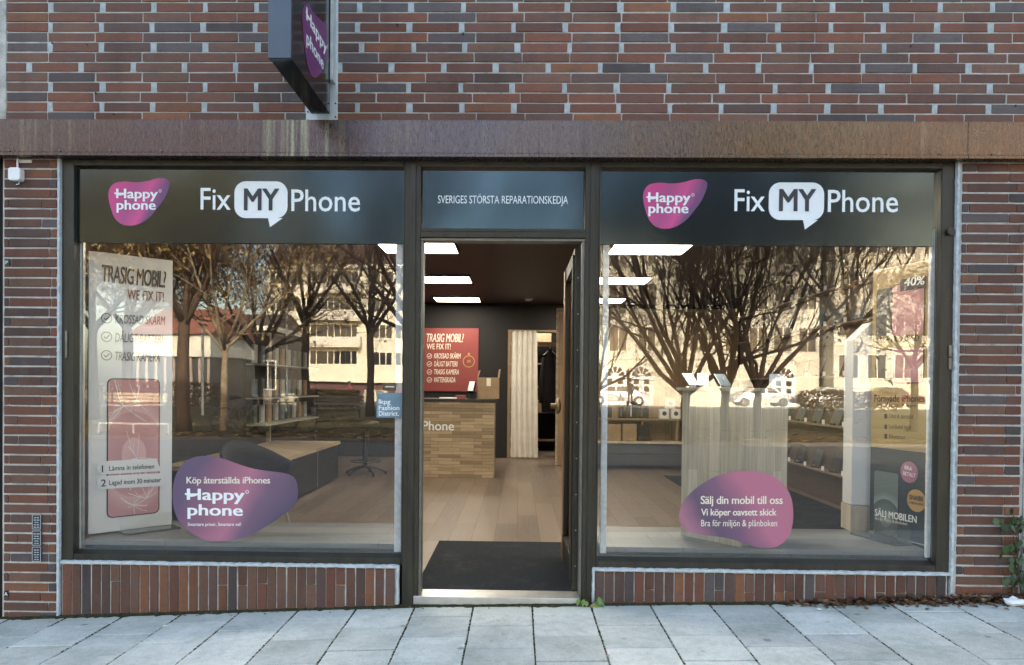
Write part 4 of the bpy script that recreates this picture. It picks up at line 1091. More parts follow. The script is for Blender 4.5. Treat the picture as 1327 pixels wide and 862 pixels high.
# ---- display cabinet of pale oak standing corner-on in the right window
c0 = atz(966, 714, ZP); cl = atz(879, 699, ZP); cr = atz(1031, 705, ZP)
cx0, cy0 = c0.x, max(c0.y, .13)
ang = math.atan2(.30, -.35)
t = thing('oak_plinth', 'pale oak display plinth standing corner-on in the right window', 'display plinth', (cx0, cy0, ZP), R(45))
s1, s2 = .46, .48
kx = at(966, 503, cy0).z - ZP
mb = MB(); mb.box(0, s2, 0, s1, 0, kx - .02)
pl_ = mb.build('body', M_PALE, t, bevel=.002)
mb = MB(); mb.box(-.03, s2 + .03, -.03, s1 + .03, kx - .0195, kx); mb.build('top', M_PALE, t, bevel=.002)
# make the plinth's faces end where the photograph shows them
t.rotation_euler = (0, 0, R(38))
mb0 = None
for i, (px, yy, l) in enumerate(((868, .42, 'tilted phone at the left end of the oak plinth top'), (905, .40, 'tilted phone second on the oak plinth top'), (925, .52, 'tilted phone in the middle of the oak plinth top'), (992, .42, 'tilted phone at the right end of the oak plinth top'))):
    x = at(px if i else 900, 498, yy).x
    t2 = thing('display_phone', l, 'phone', (x + (.0, .03, .08, .06)[i], yy, ZP + kx), R((10, -12, 6, -20)[i]), 'phones on the oak plinth')
    mb = MB(); mb.m = Matrix.Translation((0, 0, .012)) @ Matrix.Rotation(R(-58), 4, 'X'); mb.box(-.037, .037, -.004, .004, 0, .15); mb.build('body', M_PHONEB, t2, bevel=.003)  # blue grey colour stands in for sky mirrored in these phones
    mb = MB(); mb.box(-.03, .03, .0, .06, 0, .012); mb.tube([(0, .05, .01), (0, .06, .07)], .006); mb.build('stand', M_ACRYL, t2)

# ---- poster stands
def plane_map(pa, ux):
    """pixel -> coordinates on an upright board through pa along horizontal direction ux"""
    n = Vector((-ux.y, ux.x, 0))
    def P(px, py):
        d = ray(px, py); k = (pa - CPOS).dot(n) / d.dot(n); q = CPOS + d * k
        return ((q - pa).dot(ux), q.z - pa.z)
    return P
def stand(label, pl, pr, pyt, name='poster_stand'):
    a, b = Vector((pl.x, pl.y, ZP)), Vector((pr.x, pr.y, ZP))
    u = (b - a).normalized(); w = (b - a).length
    t = thing(name, label, 'poster stand', a, math.atan2(u.y, u.x), 'poster stands in the display windows')
    P = plane_map(a, u); return t, P, w
pa = at(114, 698, .20); pb = at(222.5, 684, .56)
t, P, w = stand('white poster stand with a cracked pink phone in the left window', pa, pb, 325)
ht = P(116, 325)[1]
mb = MB(); mb.box(0, w, 0, .02, .012, ht); mb.build('board', M_STANDW, t, bevel=.002)
mb = MB(); mb.box(w * .35, w * 1.02, -.13, .14, 0, .011); mb.add([(w * .36, -.012, .012), (w * .99, -.012, .012), (w * .99, -.003, .10), (w * .36, -.003, .10)], [(0, 1, 2, 3)]); mb.build('foot', M_ACRYL, t)
mb = MB(); mb.box(-.022, -.004, .0, .022, .012, ht); mb.build('edge_profile', M_BLACK, t)
def sline(mb, P, s, x0, y0, x1, y1, hpx, scale, y=-.003, **k):
    q0, q1 = P(x0, y0), P(x1, y1)
    T(mb, s, q0[0], q0[1], hpx / scale, q1[0] - q0[0], y, slope=(q1[1] - q0[1]) / (q1[0] - q0[0]), **k)
mb = MB()
sline(mb, P, 'TRASIG MOBIL?', 132, 365, 215, 373, 22, 208, bold=.03, shear=.1, space=.9, font=F_HUM)
mb.build('lettering', M_DARKL, t)
mb = MB(); sline(mb, P, 'WE FIX IT!', 165, 388, 212, 391, 13, 208, bold=.02, font=F_HUM); mb.build('lettering', M_REDL, t)
M_GREYL = plain('grey_letters', (.12, .12, .125), .5, 0, .02, 4)
for s, py, x1 in (('KROSSAD SKÄRM', 419, 214), ('DÅLIGT BATTERI', 443, 211), ('TRASIG KAMERA', 467, 207)):
    mb = MB(); q = P(138, py - 6.5); tick(mb, q[0], q[1], .033, -.003); mb.build('tick_mark', M_GREYL, t)
    mb = MB(); sline(mb, P, s, 149, py, x1, py + 2, 11.5, 208, shear=.18, bold=.012, font=F_HUM); mb.build('lettering', M_GREYL, t)
a, b = P(137, 697 - 30), P(207, 490)
q0, q1 = P(138, 672), P(207, 491)
x0, x1, z0, z1 = q0[0], q1[0], q0[1], q1[1]
mb = MB(); mb.prism(rrect(x0, x1, z0, z1, .035), -.0035, -.0002); ph = mb.build('phone_picture', M_DARKL, t)
mb = MB(); mb.prism(rrect(x0 + .007, x1 - .007, z0 + .007, z1 - .007, .03), -.0055, -.0036); mb.build('screen', M_SCR_P, ph)
mb = MB(); rnd = random.Random(3)
for cx_, cz_, nn, L in ((.55, .42, 16, .22), (.3, .80, 8, .28), (.55, .85, 5, .2), (.5, .08, 8, .1), (.75, .12, 8, .14)):
    px_, pz_ = x0 + (x1 - x0) * cx_, z0 + (z1 - z0) * cz_
    for k in range(nn):
        a = rnd.uniform(0, 6.283); l = L * rnd.uniform(.4, 1); pts = [(px_, pz_)]
        for s in range(3):
            a += rnd.uniform(-.3, .3); pts.append((min(x1 - .012, max(x0 + .012, pts[-1][0] + math.cos(a) * l / 3)), min(z1 - .012, max(z0 + .012, pts[-1][1] + math.sin(a) * l / 3))))
        stroke(mb, pts, rnd.uniform(.002, .0045), -.0062)
mb.build('crack', M_STANDW, ph)
mb = MB()
for i, (py0, py1, xa, xb) in enumerate(((598, 615, 125, 208), (617, 634, 125, 215))):
    q = [P(xa + 5, py0), P(xb - 6, py0 - 4), P(xb, py1 - 4.5), P(xa + 5, py1), P(xa, (py0 + py1) / 2 + 4), P(xa, (py0 + py1) / 2 - 4)]
    mb.prism([q[0], q[1], q[2], q[3], q[4], q[5]], -.0085, -.0065)
tg = mb.build('step_label', M_STANDW, t)
mb = MB(); q = P(131.5, 612); T(mb, '1', q[0], q[1], 9 / 208, None, -.0095, F_HUM, .014); sline(mb, P, 'Lämna in telefonen', 141, 610, 199, 607, 6.2, 208, -.0095, bold=.012, font=F_HUM); mb.build('lettering', M_DARKL, tg); mb = MB()
q = P(130.5, 630.5); T(mb, '2', q[0], q[1], 9 / 208, None, -.0095, F_HUM, .014); sline(mb, P, 'Lagad inom 30 minuter', 141, 628.5, 208, 624.5, 6.2, 208, -.0095, bold=.012, font=F_HUM); mb.build('lettering', M_DARKL, tg)

pa = at(1126.5, 691, .64); pb = at(1201.5, 713, .17)
t, P, w = stand('two part sand and slate poster stand at the right end of the right window', pa, pb, 350)
ht = P(1128, 352)[1]; zm = P(1160, 582)[1]
mb = MB(); mb.box(0, w, .0, .02, .012, ht); mb.build('board', M_STANDW, t, bevel=.002)
mb = MB(); mb.box(.004, w - .004, -.003, -.0005, zm, ht - .004); gp = mb.build('upper_print', M_GOLD, t)
mb = MB(); mb.box(.004, w - .004, -.003, -.0005, .02, zm - .001); np_ = mb.build('lower_print', M_NAVY, t)
mb = MB(); mb.box(w * .0, w * .8, -.15, .13, 0, .011); mb.add([(w * .03, -.014, .012), (w * .75, -.014, .012), (w * .75, -.005, .11), (w * .03, -.005, .11)], [(0, 1, 2, 3)]); mb.build('foot', M_ACRYL, t)
q0, q1 = P(1135, 494), P(1160, 372); mb = MB(); mb.prism(rrect(q0[0], q1[0], q0[1], q1[1], .03), -.005, -.0032); mb.build('grey_phone_picture', M_SCR_D, gp)
q0, q1 = P(1155.5, 497), P(1200, 362); q1 = (min(q1[0], w - .01), q1[1])
mb = MB(); mb.prism(rrect(q0[0], q1[0], q0[1], q1[1], .035), -.0065, -.0052); pp = mb.build('pink_phone_picture', M_DARKL, gp)
mb = MB(); mb.prism(rrect(q0[0] + .006, q1[0] - .006, q0[1] + .006, q1[1] - .006, .03), -.0078, -.0067); o = mb.build('pink_screen', M_SCR_P, gp)
q0, q1 = P(1140, 453), P(1197, 432); mb = MB(); mb.box(q0[0], q1[0], -.010, -.0085, q0[1], q1[1]); mb.build('banner', M_GOLD, gp)
q0, q1 = P(1168, 378), P(1201, 357); mb = MB(); mb.box(q0[0], min(q1[0], w - .005), -.010, -.0085, q0[1], q1[1]); mb.build('discount_badge', M_DARKL, gp)
mb = MB(); sline(mb, P, '40%', 1174, 371, 1200, 368.5, 10.5, 210, -.0115, bold=.03, shear=.12); mb.build('lettering', M_WHITE, gp)
mb = MB(); sline(mb, P, 'KÖP PRE-LOVED', 1142, 444, 1193, 441.5, 7.5, 205, -.0115, bold=.02)
sline(mb, P, 'Förnyade iPhones', 1134, 520.5, 1199, 521, 9, 205, -.005, bold=.025); sline(mb, P, 'Smartare priser, Smartare val', 1137, 526.5, 1195, 528, 4.2, 205, -.005)
for s, py, x1 in (('Okad & återställd', 541.5, 1184), ('Laddkabel ingår', 555, 1182), ('Klimatsmart', 568, 1174)): sline(mb, P, s, 1153, py, x1, py + 1.5, 5.4, 205, -.005)
for py in (540, 553.5, 566): q = P(1148.5, py); mb.box(q[0] - .012, q[0] + .012, -.0045, -.0035, q[1] - .012, q[1] + .018)
mb.build('lettering', M_DARKL, gp)
q0, q1 = P(1132, 690), P(1166, 613); mb = MB(); mb.prism(rrect(q0[0], q1[0], q0[1] - .0, q1[1], .022), -.005, -.0032); mb.build('phone_picture', M_DARKL, np_)
mb = MB(); mb.prism(rrect(q0[0] + .006, q1[0] - .006, q0[1] + .006, q1[1] - .006, .018), -.0062, -.0052); sc_ = mb.build('phone_screen', M_SCR_G, np_)
def badge(mat, x0, y0, x1, y1, tail, name):
    q0, q1 = P(x0, y1), P(x1, y0); mb = MB(); cx_, cz_ = (q0[0] + q1[0]) / 2, (q0[1] + q1[1]) / 2
    pts = [(cx_ + (q1[0] - q0[0]) / 2 * math.cos(2 * math.pi * k / 20), cz_ + (q1[1] - q0[1]) / 2 * math.sin(2 * math.pi * k / 20)) for k in range(20)]
    mb.prism(pts, -.005, -.0032); tq = P(*tail); mb.prism([(cx_ - .02, cz_ - .02), (cx_ + .03, cz_ - .03), tq], -.0052, -.0034)
    return mb.build(name, mat, np_)
badge(M_BADGEP, 1167.5, 599.5, 1190.5, 624, (1186, 625.5), 'speech_badge')
badge(M_BADGEO, 1176, 636.5, 1200.5, 661, (1180, 657.5), 'speech_badge')
mb = MB()
sline(mb, P, 'BRA', 1173.5, 608, 1183, 610.5, 4.8, 205, -.0065, bold=.02); sline(mb, P, 'BETALT', 1171.5, 615.5, 1187.5, 619, 4.8, 205, -.0065, bold=.02); mb.build('lettering', M_WHITE, np_)
mb = MB(); sline(mb, P, 'SNABB', 1179.5, 647, 1197, 650, 6, 205, -.0065, bold=.03); sline(mb, P, 'UTBETALNING', 1179, 652.5, 1198, 656, 3, 205, -.0065, bold=.02); mb.build('lettering', M_DARKL, np_)
mb = MB(); sline(mb, P, 'SÄLJ MOBILEN', 1135, 668, 1189, 678, 9, 208, -.0075, bold=.03); mb.build('lettering', M_WHITE, np_)
mb = MB(); sline(mb, P, 'Bra för miljön & plånboken', 1135.5, 673, 1177, 681, 3.8, 208, -.0075); mb.build('lettering', M_CREAM, np_)
# white wedge-topped display column behind it
yy = .70
a, b = at(1103, 655, yy), at(1126, 655, yy)
t = thing('display_column', 'white display column with slanted top on a pale oak foot beside the sand poster', 'display column', (a.x, yy, ZP))
w = b.x - a.x + .12; zt_ = at(1103, 440, yy).z - ZP; zs = at(1103, 655, yy).z - ZP; zr = at(1122, 418, yy).z - ZP
mb = MB(); mb.prism([(0, zs + .004), (w, zs + .004), (w, zr + .03), (b.x - a.x, zr), (0, zt_)], 0, .14); mb.build('column', M_STANDW, t, bevel=.003)
mb = MB(); mb.box(-.003, w, -.003, .15, 0, zs); mb.build('foot', M_PALE, t); 
mb = MB(); mb.prism(rrect(.05, .075, zt_ - .30, zt_ - .17, .012), -.004, -.0005); mb.build('slot', M_GALV, t)

# ------------------------------------------------------------------ plants and litter by the wall
def leaf(mb, p, s, ang, tilt, roll, col):
    mb.col = col
    m = Matrix.Translation(p) @ Matrix.Rotation(ang, 4, 'Z') @ Matrix.Rotation(tilt, 4, 'X') @ Matrix.Rotation(roll, 4, 'Y')
    pts = [(0, 0, 0), (-.35, .30, .05), (-.30, .62, .02), (0, 1, -.08), (.30, .62, .02), (.35, .30, .05), (0, .5, -.05)]
    mb.add([m @ (Vector(q) * s) for q in pts], [(0, 6, 2, 1), (6, 3, 2), (0, 5, 4, 6), (6, 4, 3)])
def green(): k = random.uniform(.6, 1.3); return (.045 * k, .085 * k, .025 * k)
p = at(1322, 795, -.03)
t = thing('ivy_plant', 'green ivy climbing the right end of the right pier', 'ivy', (p.x, -.02, gz(p.x)))
mb = MB(); base = Vector((0, 0, 0)); stems = []
for k in range(4):
    q = Vector((random.uniform(-.05, .03), 0, 0)); path = [q.copy()]
    for s in range(7): q = q + Vector((random.uniform(-.025, .02), random.uniform(-.015, .008), .07)); path.append(q.copy())
    mb.tube(path, [.006 - .0006 * i for i in range(8)], 5); stems += path[2:]
mb.build('stem', M_STEM, t)
mb = MB()
for k in range(85):
    q = random.choice(stems); px = q + Vector((random.gauss(0, .045), -abs(random.gauss(.01, .02)), random.gauss(0, .03)))
    if px.z < .1 and random.random() < .7: continue
    leaf(mb, px, random.uniform(.03, .06), random.uniform(-1.2, 1.2) + math.pi, random.uniform(-1.9, -.9), random.uniform(-.5, .5), green())
mb.build('leaves', M_GREEN, t, smooth=True)
p = at(764, 788, -.02)
t = thing('weed', 'small green weed growing at the right foot of the doorway', 'weed', (p.x, -.03, gz(p.x)))
mb = MB(); mb2 = MB()
for (dx, dz, s, a, c) in ((-.06, .05, .05, 2.2, (.12, .22, .04)), (-.035, .045, .045, 2.6, (.16, .26, .05)), (-.02, .035, .035, 3.0, (.2, .3, .08)), (.05, .06, .055, 3.6, (.10, .2, .04)), (.035, .035, .05, 3.4, (.12, .22, .05)), (.015, .02, .04, 3.1, (.35, .24, .06)), (.07, .03, .035, 4.0, (.12, .2, .05))):
    mb2.tube([(0, 0, 0), (dx * .6, -.01, dz * .7), (dx, -.015, dz)], .0015, 4); leaf(mb, Vector((dx, -.015, dz)), s, a, -1.1, 0, c)
mb2.build('stem', M_STEM, t); mb.build('leaves', M_GREEN, t, smooth=True)
def brown():
    k = random.uniform(.5, 1.3); c = random.choice([(.12, .06, .035), (.16, .085, .04), (.07, .04, .03), (.20, .11, .05)]); return tuple(x * k for x in c)
mb = MB()
for k in range(900):
    u = random.random() ** .8
    x = at(1010 + 330 * u, 790, 0).x; y = -abs(random.gauss(0, .035 + .02 * u)) - .002
    z = gz(x, y) + random.uniform(0, .012 + .05 * max(0, u) * max(0, 1 + y / .12))
    leaf(mb, Vector((x, y, z)), random.uniform(.018, .045), random.uniform(0, 6.28), random.uniform(-.5, .6), random.uniform(-.6, .6), brown())
for k in range(120):
    x = random.uniform(-3.0, 3.2); y = -abs(random.gauss(0, .03)); leaf(mb, Vector((x, y - .01, gz(x, y) + .004)), random.uniform(.01, .022), random.uniform(0, 6.28), random.uniform(-.2, .3), random.uniform(-.3, .3), brown())
o = mb.build('leaf_litter', M_LEAF); tag(o, 'dry brown leaves heaped along the foot of the right wall', None, None, 'stuff')
M_MOSS = NM('moss_dirt'); M_MOSS.base(M_MOSS.ramp(M_MOSS.noise(M_MOSS.coord(), 40, 5), [(.3, (.02, .02, .014)), (.7, (.05, .055, .025))])); M_MOSS.set(.95, 0, .1); M_MOSS = M_MOSS.mat
mb = MB(); n = 260; vs = []
for i in range(n + 1):
    x = -3.3 + 6.8 * i / n; wd = .012 + .03 * random.random() ** 3
    vs += [(x, .01, gz(x) + .008 + .006 * random.random()), (x, -wd * .5, gz(x) + .006), (x, -wd - .012, gz(x) - .002)]
mb.add(vs, [(3 * i + k, 3 * i + k + 1, 3 * i + 4 + k, 3 * i + 3 + k) for i in range(n) for k in range(2)])
o = mb.build('wall_foot_moss', M_MOSS); tag(o, 'dark mossy dirt line along the foot of the wall', None, None, 'stuff')
for i, (px, py, s, l) in enumerate(((1312, 799, .05, 'crumpled white paper scrap by the ivy on the pavement'), (1322, 796, .035, 'smaller white paper scrap right of the crumpled one by the ivy'))):
    p = at(px, py, -.08); mb = MB()
    bm = bmesh.new(); bmesh.ops.create_icosphere(bm, subdivisions=2, radius=1)
    mb.add([(v.co.x * s * 1.2 * random.uniform(.8, 1.15), v.co.y * s * .8 * random.uniform(.8, 1.15), (v.co.z * .5 + .45) * s * random.uniform(.8, 1.2)) for v in bm.verts], [tuple(v.index for v in f.verts) for f in bm.faces]); bm.free()
    o = mb.build('paper_scrap', M_WHITEP); o.location = (p.x, -.09, gz(p.x, -.09)); tag(o, l, 'litter')
for i, (px, py) in enumerate(((652, 822), (650, 805), (790, 852), (1058, 800), (210, 797))):
    p = atz(px, py, 0); mb = MB(); leaf(mb, Vector((0, 0, .006)), .035, i * 1.3, .1, .2, ((.5, .42, .38), (.6, .6, .55), (.5, .2, .12), (.7, .7, .66), (.7, .68, .5))[i])
    o = mb.build('fallen_leaf', M_LEAF); o.location = (p.x, p.y, gz(p.x, p.y)); tag(o, ('pale leaf flat on the slab before the doorway, farther out', 'pale leaf flat on the slab close to the threshold', 'reddish leaf on the slab right of the doorway', 'whitish leaf before the leaf heap', 'pale yellow leaf at the foot of the left plinth')[i], 'leaf', 'single leaves on the pavement')
mb = MB()
for i in range(-11, 12):
    x0 = -.600 + i * sw
    for k in range(60):
        y = -.02 - 1.1 * random.random() ** 1.6; s_ = random.uniform(.004, .011); x = x0 + random.uniform(-.003, .003); z = gz(x, y)
        mb.add([(x - s_ * .6, y - s_, z - .003), (x + s_ * .6, y - s_ * .7, z - .003), (x + s_ * .5, y + s_, z - .003), (x - s_ * .5, y + s_ * .8, z - .003), (x, y, z + random.uniform(0, .003))], [(0, 1, 4), (1, 2, 4), (2, 3, 4), (3, 0, 4)])
o = mb.build('joint_moss', M_MOSS); tag(o, 'dark moss and grit in the joints between the paving slabs', None, None, 'stuff')
#STREET#
# ------------------------------------------------------------------ across the street: what the glass mirrors
def far_wall(name, x0, x1, y, z1, floors, fh, z0w, cols, mat, label, trim=True, depth=9, balc=None, roofmat=None, win=(1.5, 1.45), roof_h=2.4, cat='building', arches=(), door_y=None):
    """block whose street face looks at the shop (towards +Y)"""
    cx = (x0 + x1) / 2; h = (x1 - x0) / 2
    t = thing(name, label, cat, (cx, y, 0))
    mb = MB(); mb.box(-h, h, -depth, 0, -.5, z1); w = mb.build('wall', mat, t)
    mb = MB(); mb.box(-h - .2, h + .2, -depth, .35, z1, z1 + .35)
    mb.build('cornice', M_TRIM, t)
    mb = MB(); mb.add([(-h - .2, .3, z1 + .352), (h + .2, .3, z1 + .352), (h + .2, -depth / 2, z1 + roof_h), (-h - .2, -depth / 2, z1 + roof_h), (-h - .2, -depth, z1 + .352), (h + .2, -depth, z1 + .352)], [(0, 1, 2, 3), (3, 2, 5, 4), (0, 3, 4), (1, 5, 2), (0, 4, 5, 1)])
    mb.build('roof', roofmat or M_ROOFB, t)
    proto = None; cnt = 0
    for f in range(floors):
        for c in cols:
            if cnt >= 95: break
            ww, wh = win
            if proto is None:
                mb = MB(); mb.box(-ww / 2 - .09, ww / 2 + .09, .0, .05, -.09, wh + .09); o = mb.build('window', M_TRIM, t)
                mb = MB()
                mb.box(-ww / 2, -.05, .0505, .06, 0, wh); mb.box(.05, ww / 2, .0505, .06, 0, wh)
                mb.build('pane', M_PANE, o)
                proto = o
            else: o = copy_tree(proto, t)
            o.location = (c - cx, .002, z0w + f * fh); cnt += 1
    if trim:
        mb = MB()
        for f in range(floors): mb.box(-h, h, .001, .09, z0w + f * fh - .75, z0w + f * fh - .62)
        mb.build('string_course', M_TRIM, t)
    if balc:
        for f in range(1, floors):
            for (a, b) in balc:
                z = z0w + f * fh - .95
                mb = MB(); mb.box(a - cx, b - cx, .01, 1.35, z - .12, z); q = mb.build('balcony', M_TRIM, t)
                mb = MB(); mb.box(a - cx, b - cx, 1.30, 1.34, z + .05, z + 1.0); mb.box(a - cx, a - cx + .04, .01, 1.299, z + .05, z + 1.0); mb.box(b - cx - .04, b - cx, .01, 1.299, z + .05, z + 1.0)
                mb.build('parapet', M_BALC, q)
    return t
# apartment block with stacked balconies, mirrored in the left window
dA = 76.5
xa = refl(345, 500, dA).x; xb = refl(548, 500, dA).x
bx0, bx1 = refl(398, 500, dA).x, refl(470, 500, dA).x
cols = [refl(px, 500, dA).x for px in (357, 369, 381, 410, 424, 440, 455, 484, 500, 520, 536)]
apt = far_wall('apartment_building', xa, xb, -dA, 13.9, 4, 2.9, 3.45, cols, M_YELLOW, 'yellow apartment block with stacked pale balconies mirrored in the left window', False, 11, [(bx0, bx1)], M_ROOFB, (1.25, 1.4), 3.4)
mb = MB(); h = (xb - xa) / 2; mb.box(-h, h, .02, 1.6, -.3, 1.5); mb.build('shopfront', M_STORE, apt)
mb = MB(); mb.box(-h, h, .02, 2.2, 1.52, 1.68); mb.build('canopy', M_TRIM, apt)
# low shop hall with red roof, further left
d = 41
xa, xb = refl(176, 500, d).x, refl(268, 500, d).x
t = thing('low_shop_hall', 'low hall with red tiled roof and yellow fascia mirrored in the left window', 'building', ((xa + xb) / 2, -d, 0)); h = (xb - xa) / 2
ze, zm_, zr = refl(220, 462, d).z, refl(220, 433, d).z, refl(220, 403, d).z
mb = MB(); mb.box(-h, h, -9, -.3, -.3, ze); mb.build('shopfront', M_SHOPD, t)
mb = MB(); mb.box(-h - .2, h + .2, -9.2, 0, ze + .002, zm_); mb.build('fascia', M_YELLOW2, t)
mb = MB(); mb.add([(-h - .4, .3, zm_ + .002), (h + .4, .3, zm_ + .002), (h + .4, -4.5, zr + .6), (-h - .4, -4.5, zr + .6), (-h - .4, -9.4, zm_ + .002), (h + .4, -9.4, zm_ + .002)], [(0, 1, 2, 3), (3, 2, 5, 4), (0, 3, 4), (1, 5, 2), (0, 4, 5, 1)]); mb.build('roof', M_TILE, t)
mb = MB()
for k in range(9): mb.box(-h + k * h / 4 - .08, -h + k * h / 4 + .08, -.299, -.2, -.3, ze)
mb.build('mullion', M_SHELL, t)
xa, xb = refl(262, 500, 52).x, refl(352, 500, 52).x
far_wall('brown_hall', xa, xb, -52, refl(300, 428, 52).z, 1, 3, .9, [xa + 1 + 1.35 * k for k in range(4)], plain('grey_brown_render', (.16, .13, .10), .85, 0, .2, 1), 'low grey brown hall with dark roof beside the apartment block in the left window', False, 8, None, M_ROOFB, (1.0, 2.0), 1.6)
# distant low roofs behind the doorway line
far_wall('distant_house', -4, 9, -110, 6.2, 2, 2.9, 1.4, [-2.4 + 1.9 * k for k in range(6)], M_TRIM, 'distant pale house low on the skyline across the square', False, 10, None, M_TILE)
# yellow town house with arched doorways, mirrored in the right window
dB = 56
xa, xm, xb = refl(760, 500, dB).x, refl(1062, 500, dB).x, refl(1330, 500, dB).x
cols = [refl(px, 500, dB).x for px in (800, 838, 905, 950, 982, 1014, 1046)]
tb = far_wall('town_house', xa, xm, -dB, 13.2, 3, 3.5, 4.2, cols, M_YELLOW2, 'cream yellow town house with arched doors mirrored in the right window', True, 10, None, M_ROOFB, (1.3, 1.9), 3)
cx = (xa + xm) / 2
for px in (797, 831, 1015):
    c = refl(px, 500, dB).x - cx
    arch = [(c - .95, -.2)] + [(c - .95 * math.cos(math.pi * k / 12), 2.0 + .95 * math.sin(math.pi * k / 12)) for k in range(13)] + [(c + .95, -.2)]
    big = [(c - 1.3, -.2)] + [(c - 1.3 * math.cos(math.pi * k / 12), 2.0 + 1.3 * math.sin(math.pi * k / 12)) for k in range(13)] + [(c + 1.3, -.2)]
    mb = MB(); mb.prism(big, .002, .12); a = mb.build('arched_door', M_TRIM, tb)
    mb = MB(); mb.prism(arch, .121, .16); mb.build('leaf', M_WHITEP, a)
    mb = MB()
    for k in range(5):
        a0 = math.pi * (k + .12) / 5; a1 = math.pi * (k + .88) / 5
        mb.add([(c - .3 * math.cos(a0), .165, 2.1 + .3 * math.sin(a0)), (c - .8 * math.cos(a0), .165, 2.1 + .8 * math.sin(a0)), (c - .8 * math.cos(a1), .165, 2.1 + .8 * math.sin(a1)), (c - .3 * math.cos(a1), .165, 2.1 + .3 * math.sin(a1))], [(0, 1, 2, 3)])
    for sx in (-.42, .42):
        for z in (.3, .9, 1.5): mb.box(c + sx - .22, c + sx + .22, .161, .168, z, z + .42)
    mb.build('pane', M_PANE, a)
cols = [refl(px, 500, dB).x for px in (1085, 1120, 1155, 1190, 1225, 1260)]
far_wall('corner_house', xm + .3, xb, -dB + 2, 17.5, 5, 3.2, 2.2, cols, M_YELLOW, 'tall yellow corner house mirrored at the right end of the right window', True, 10, None, M_ROOFB, (1.4, 1.7), 3)

# ---- trees: tapered limbs down to fine twigs
def tree(label, base, H, r0, fork, nm, spread, seed, bark, twig_mat, leaves=0, levels=4, kids=(6, 6, 5), leafcol=None, cat='tree', lean=0.0, first=.55):
    rn = random.Random(seed)
    t = thing('bare_tree', label, cat, (base.x, base.y, -.08), 0, 'bare street trees')
    trunk, crown, tips = MB(), MB(), []
    def rv(): return Vector((rn.gauss(0, 1), rn.gauss(0, 1), rn.gauss(0, 1)))
    def grow(p, d, L, r, lv):
        n = 5 if lv < 2 else (4 if lv == 2 else 3)
        path = [p.copy()]; rs = [r]; dirs = []
        for i in range(n):
            d = (d + rv() * (.10 if lv < 2 else .17) + Vector((0, 0, .06 if lv < 3 else .02))).normalized()
            p = p + d * (L / n); path.append(p.copy()); rs.append(r * (1 - .75 * (i + 1) / n)); dirs.append(d.copy())
        (trunk if lv <= 1 else crown).tube(path, rs, 7 if lv == 0 else (5 if lv == 1 else 3), cap=lv <= 1)
        if lv + 1 >= levels:
            tips.append((path[-1], d)); tips.append((path[-2], d)); return
        for k in range(kids[min(lv, len(kids) - 1)]):
            u = rn.uniform(.22, 1.0); i = min(n - 1, int(u * n)); q = path[i].lerp(path[i + 1], u * n - i)
            dd = dirs[i]; s = rv(); s = (s - dd * s.dot(dd)).normalized()
            nd = (dd * rn.uniform(.6, .9) + s * rn.uniform(.45, .85) + Vector((0, 0, .10))).normalized()
            grow(q, nd, L * rn.uniform(.42, .68), max(.0040, rs[i] * rn.uniform(.36, .56)), lv + 1)
    # bole
    top = Vector((lean, 0, fork)); n = 6; path = []; rs = []
    for i in range(n + 1):
        u = i / n; path.append(Vector((lean * u + .02 * math.sin(u * 5 + seed), .02 * math.cos(u * 4 + seed), fork * u))); rs.append(r0 * (1.25 - .3 * min(1, u * 4) - .12 * u))
    if fork > .5: trunk.tube(path, rs, 12)
    for k in range(nm):
        a = 2 * math.pi * (k + rn.uniform(-.3, .3)) / nm; e = spread * rn.uniform(.35, 1.15) if k else .1
        d = Vector((math.cos(a) * math.sin(e), math.sin(a) * math.sin(e), math.cos(e)))
        p0 = path[-1] - Vector((0, 0, fork * .12 * rn.random())) if fork > .5 else Vector((math.cos(a) * r0 * 1.2, math.sin(a) * r0 * 1.2, -.1))
        grow(p0, d, (H - fork) * rn.uniform(first, first + .3), r0 * rn.uniform(.42, .62), 0)
    trunk.build('trunk', bark, t, smooth=True)
    crown.build('crown', twig_mat, t)
    if leaves:
        lm = MB()
        for k in range(leaves):
            q, d = rn.choice(tips); g = rn.choice(leafcol); v = rn.uniform(.6, 1.3)
            lm.col = tuple(c * v for c in g); s = rn.uniform(.035, .075)
            a, b = rv().normalized() * s, rv().normalized() * s; q = q + rv() * .12
            lm.add([q - a, q + b, q + a, q - b], [(0, 1, 2, 3)])
        lm.build('leaves', M_LEAF, t)
    return t
YEL = [(.34, .22, .06), (.26, .15, .05), (.16, .09, .04), (.40, .30, .12)]
BRN = [(.10, .06, .035), (.07, .045, .03), (.16, .10, .05)]
tree('leafy orange trunked tree mirrored at the left of the left window', refl(237, 560, 16), 8.2, .19, 3.1, 7, .85, 3, M_BARK_RED, M_BARK_RED, 9000, 5, (7, 6, 5, 4), YEL)
tree('slim pale trunked tree mirrored left of the middle of the left window', refl(291, 560, 16.6), 7.4, .105, 2.5, 8, .8, 11, M_BARK_PALE, M_BARK_PALE, 1500, 5, (6, 6, 5, 4), YEL)
tree('dark trunked tree before the apartment block in the left window', refl(396, 520, 30), 12.5, .2, 4.4, 7, .8, 21, M_BARK_DARKENED, M_BARK_DARKENED, 1500, 5, (7, 6, 5, 4), BRN)
tree('large dark tree mirrored behind the left door post', refl(556, 545, 15), 9.0, .19, 2.6, 8, 1.05, 33, M_BARK_DARKENED, M_BARK_DARKENED, 1600, 5, (7, 6, 5, 4), BRN)
tree('dark tree mirrored low at the far left edge of the left window', refl(60, 560, 15), 8.6, .17, 3.0, 7, .9, 45, M_BARK_DARKENED, M_BARK_RED, 3200, 5, (7, 6, 5, 4), YEL)
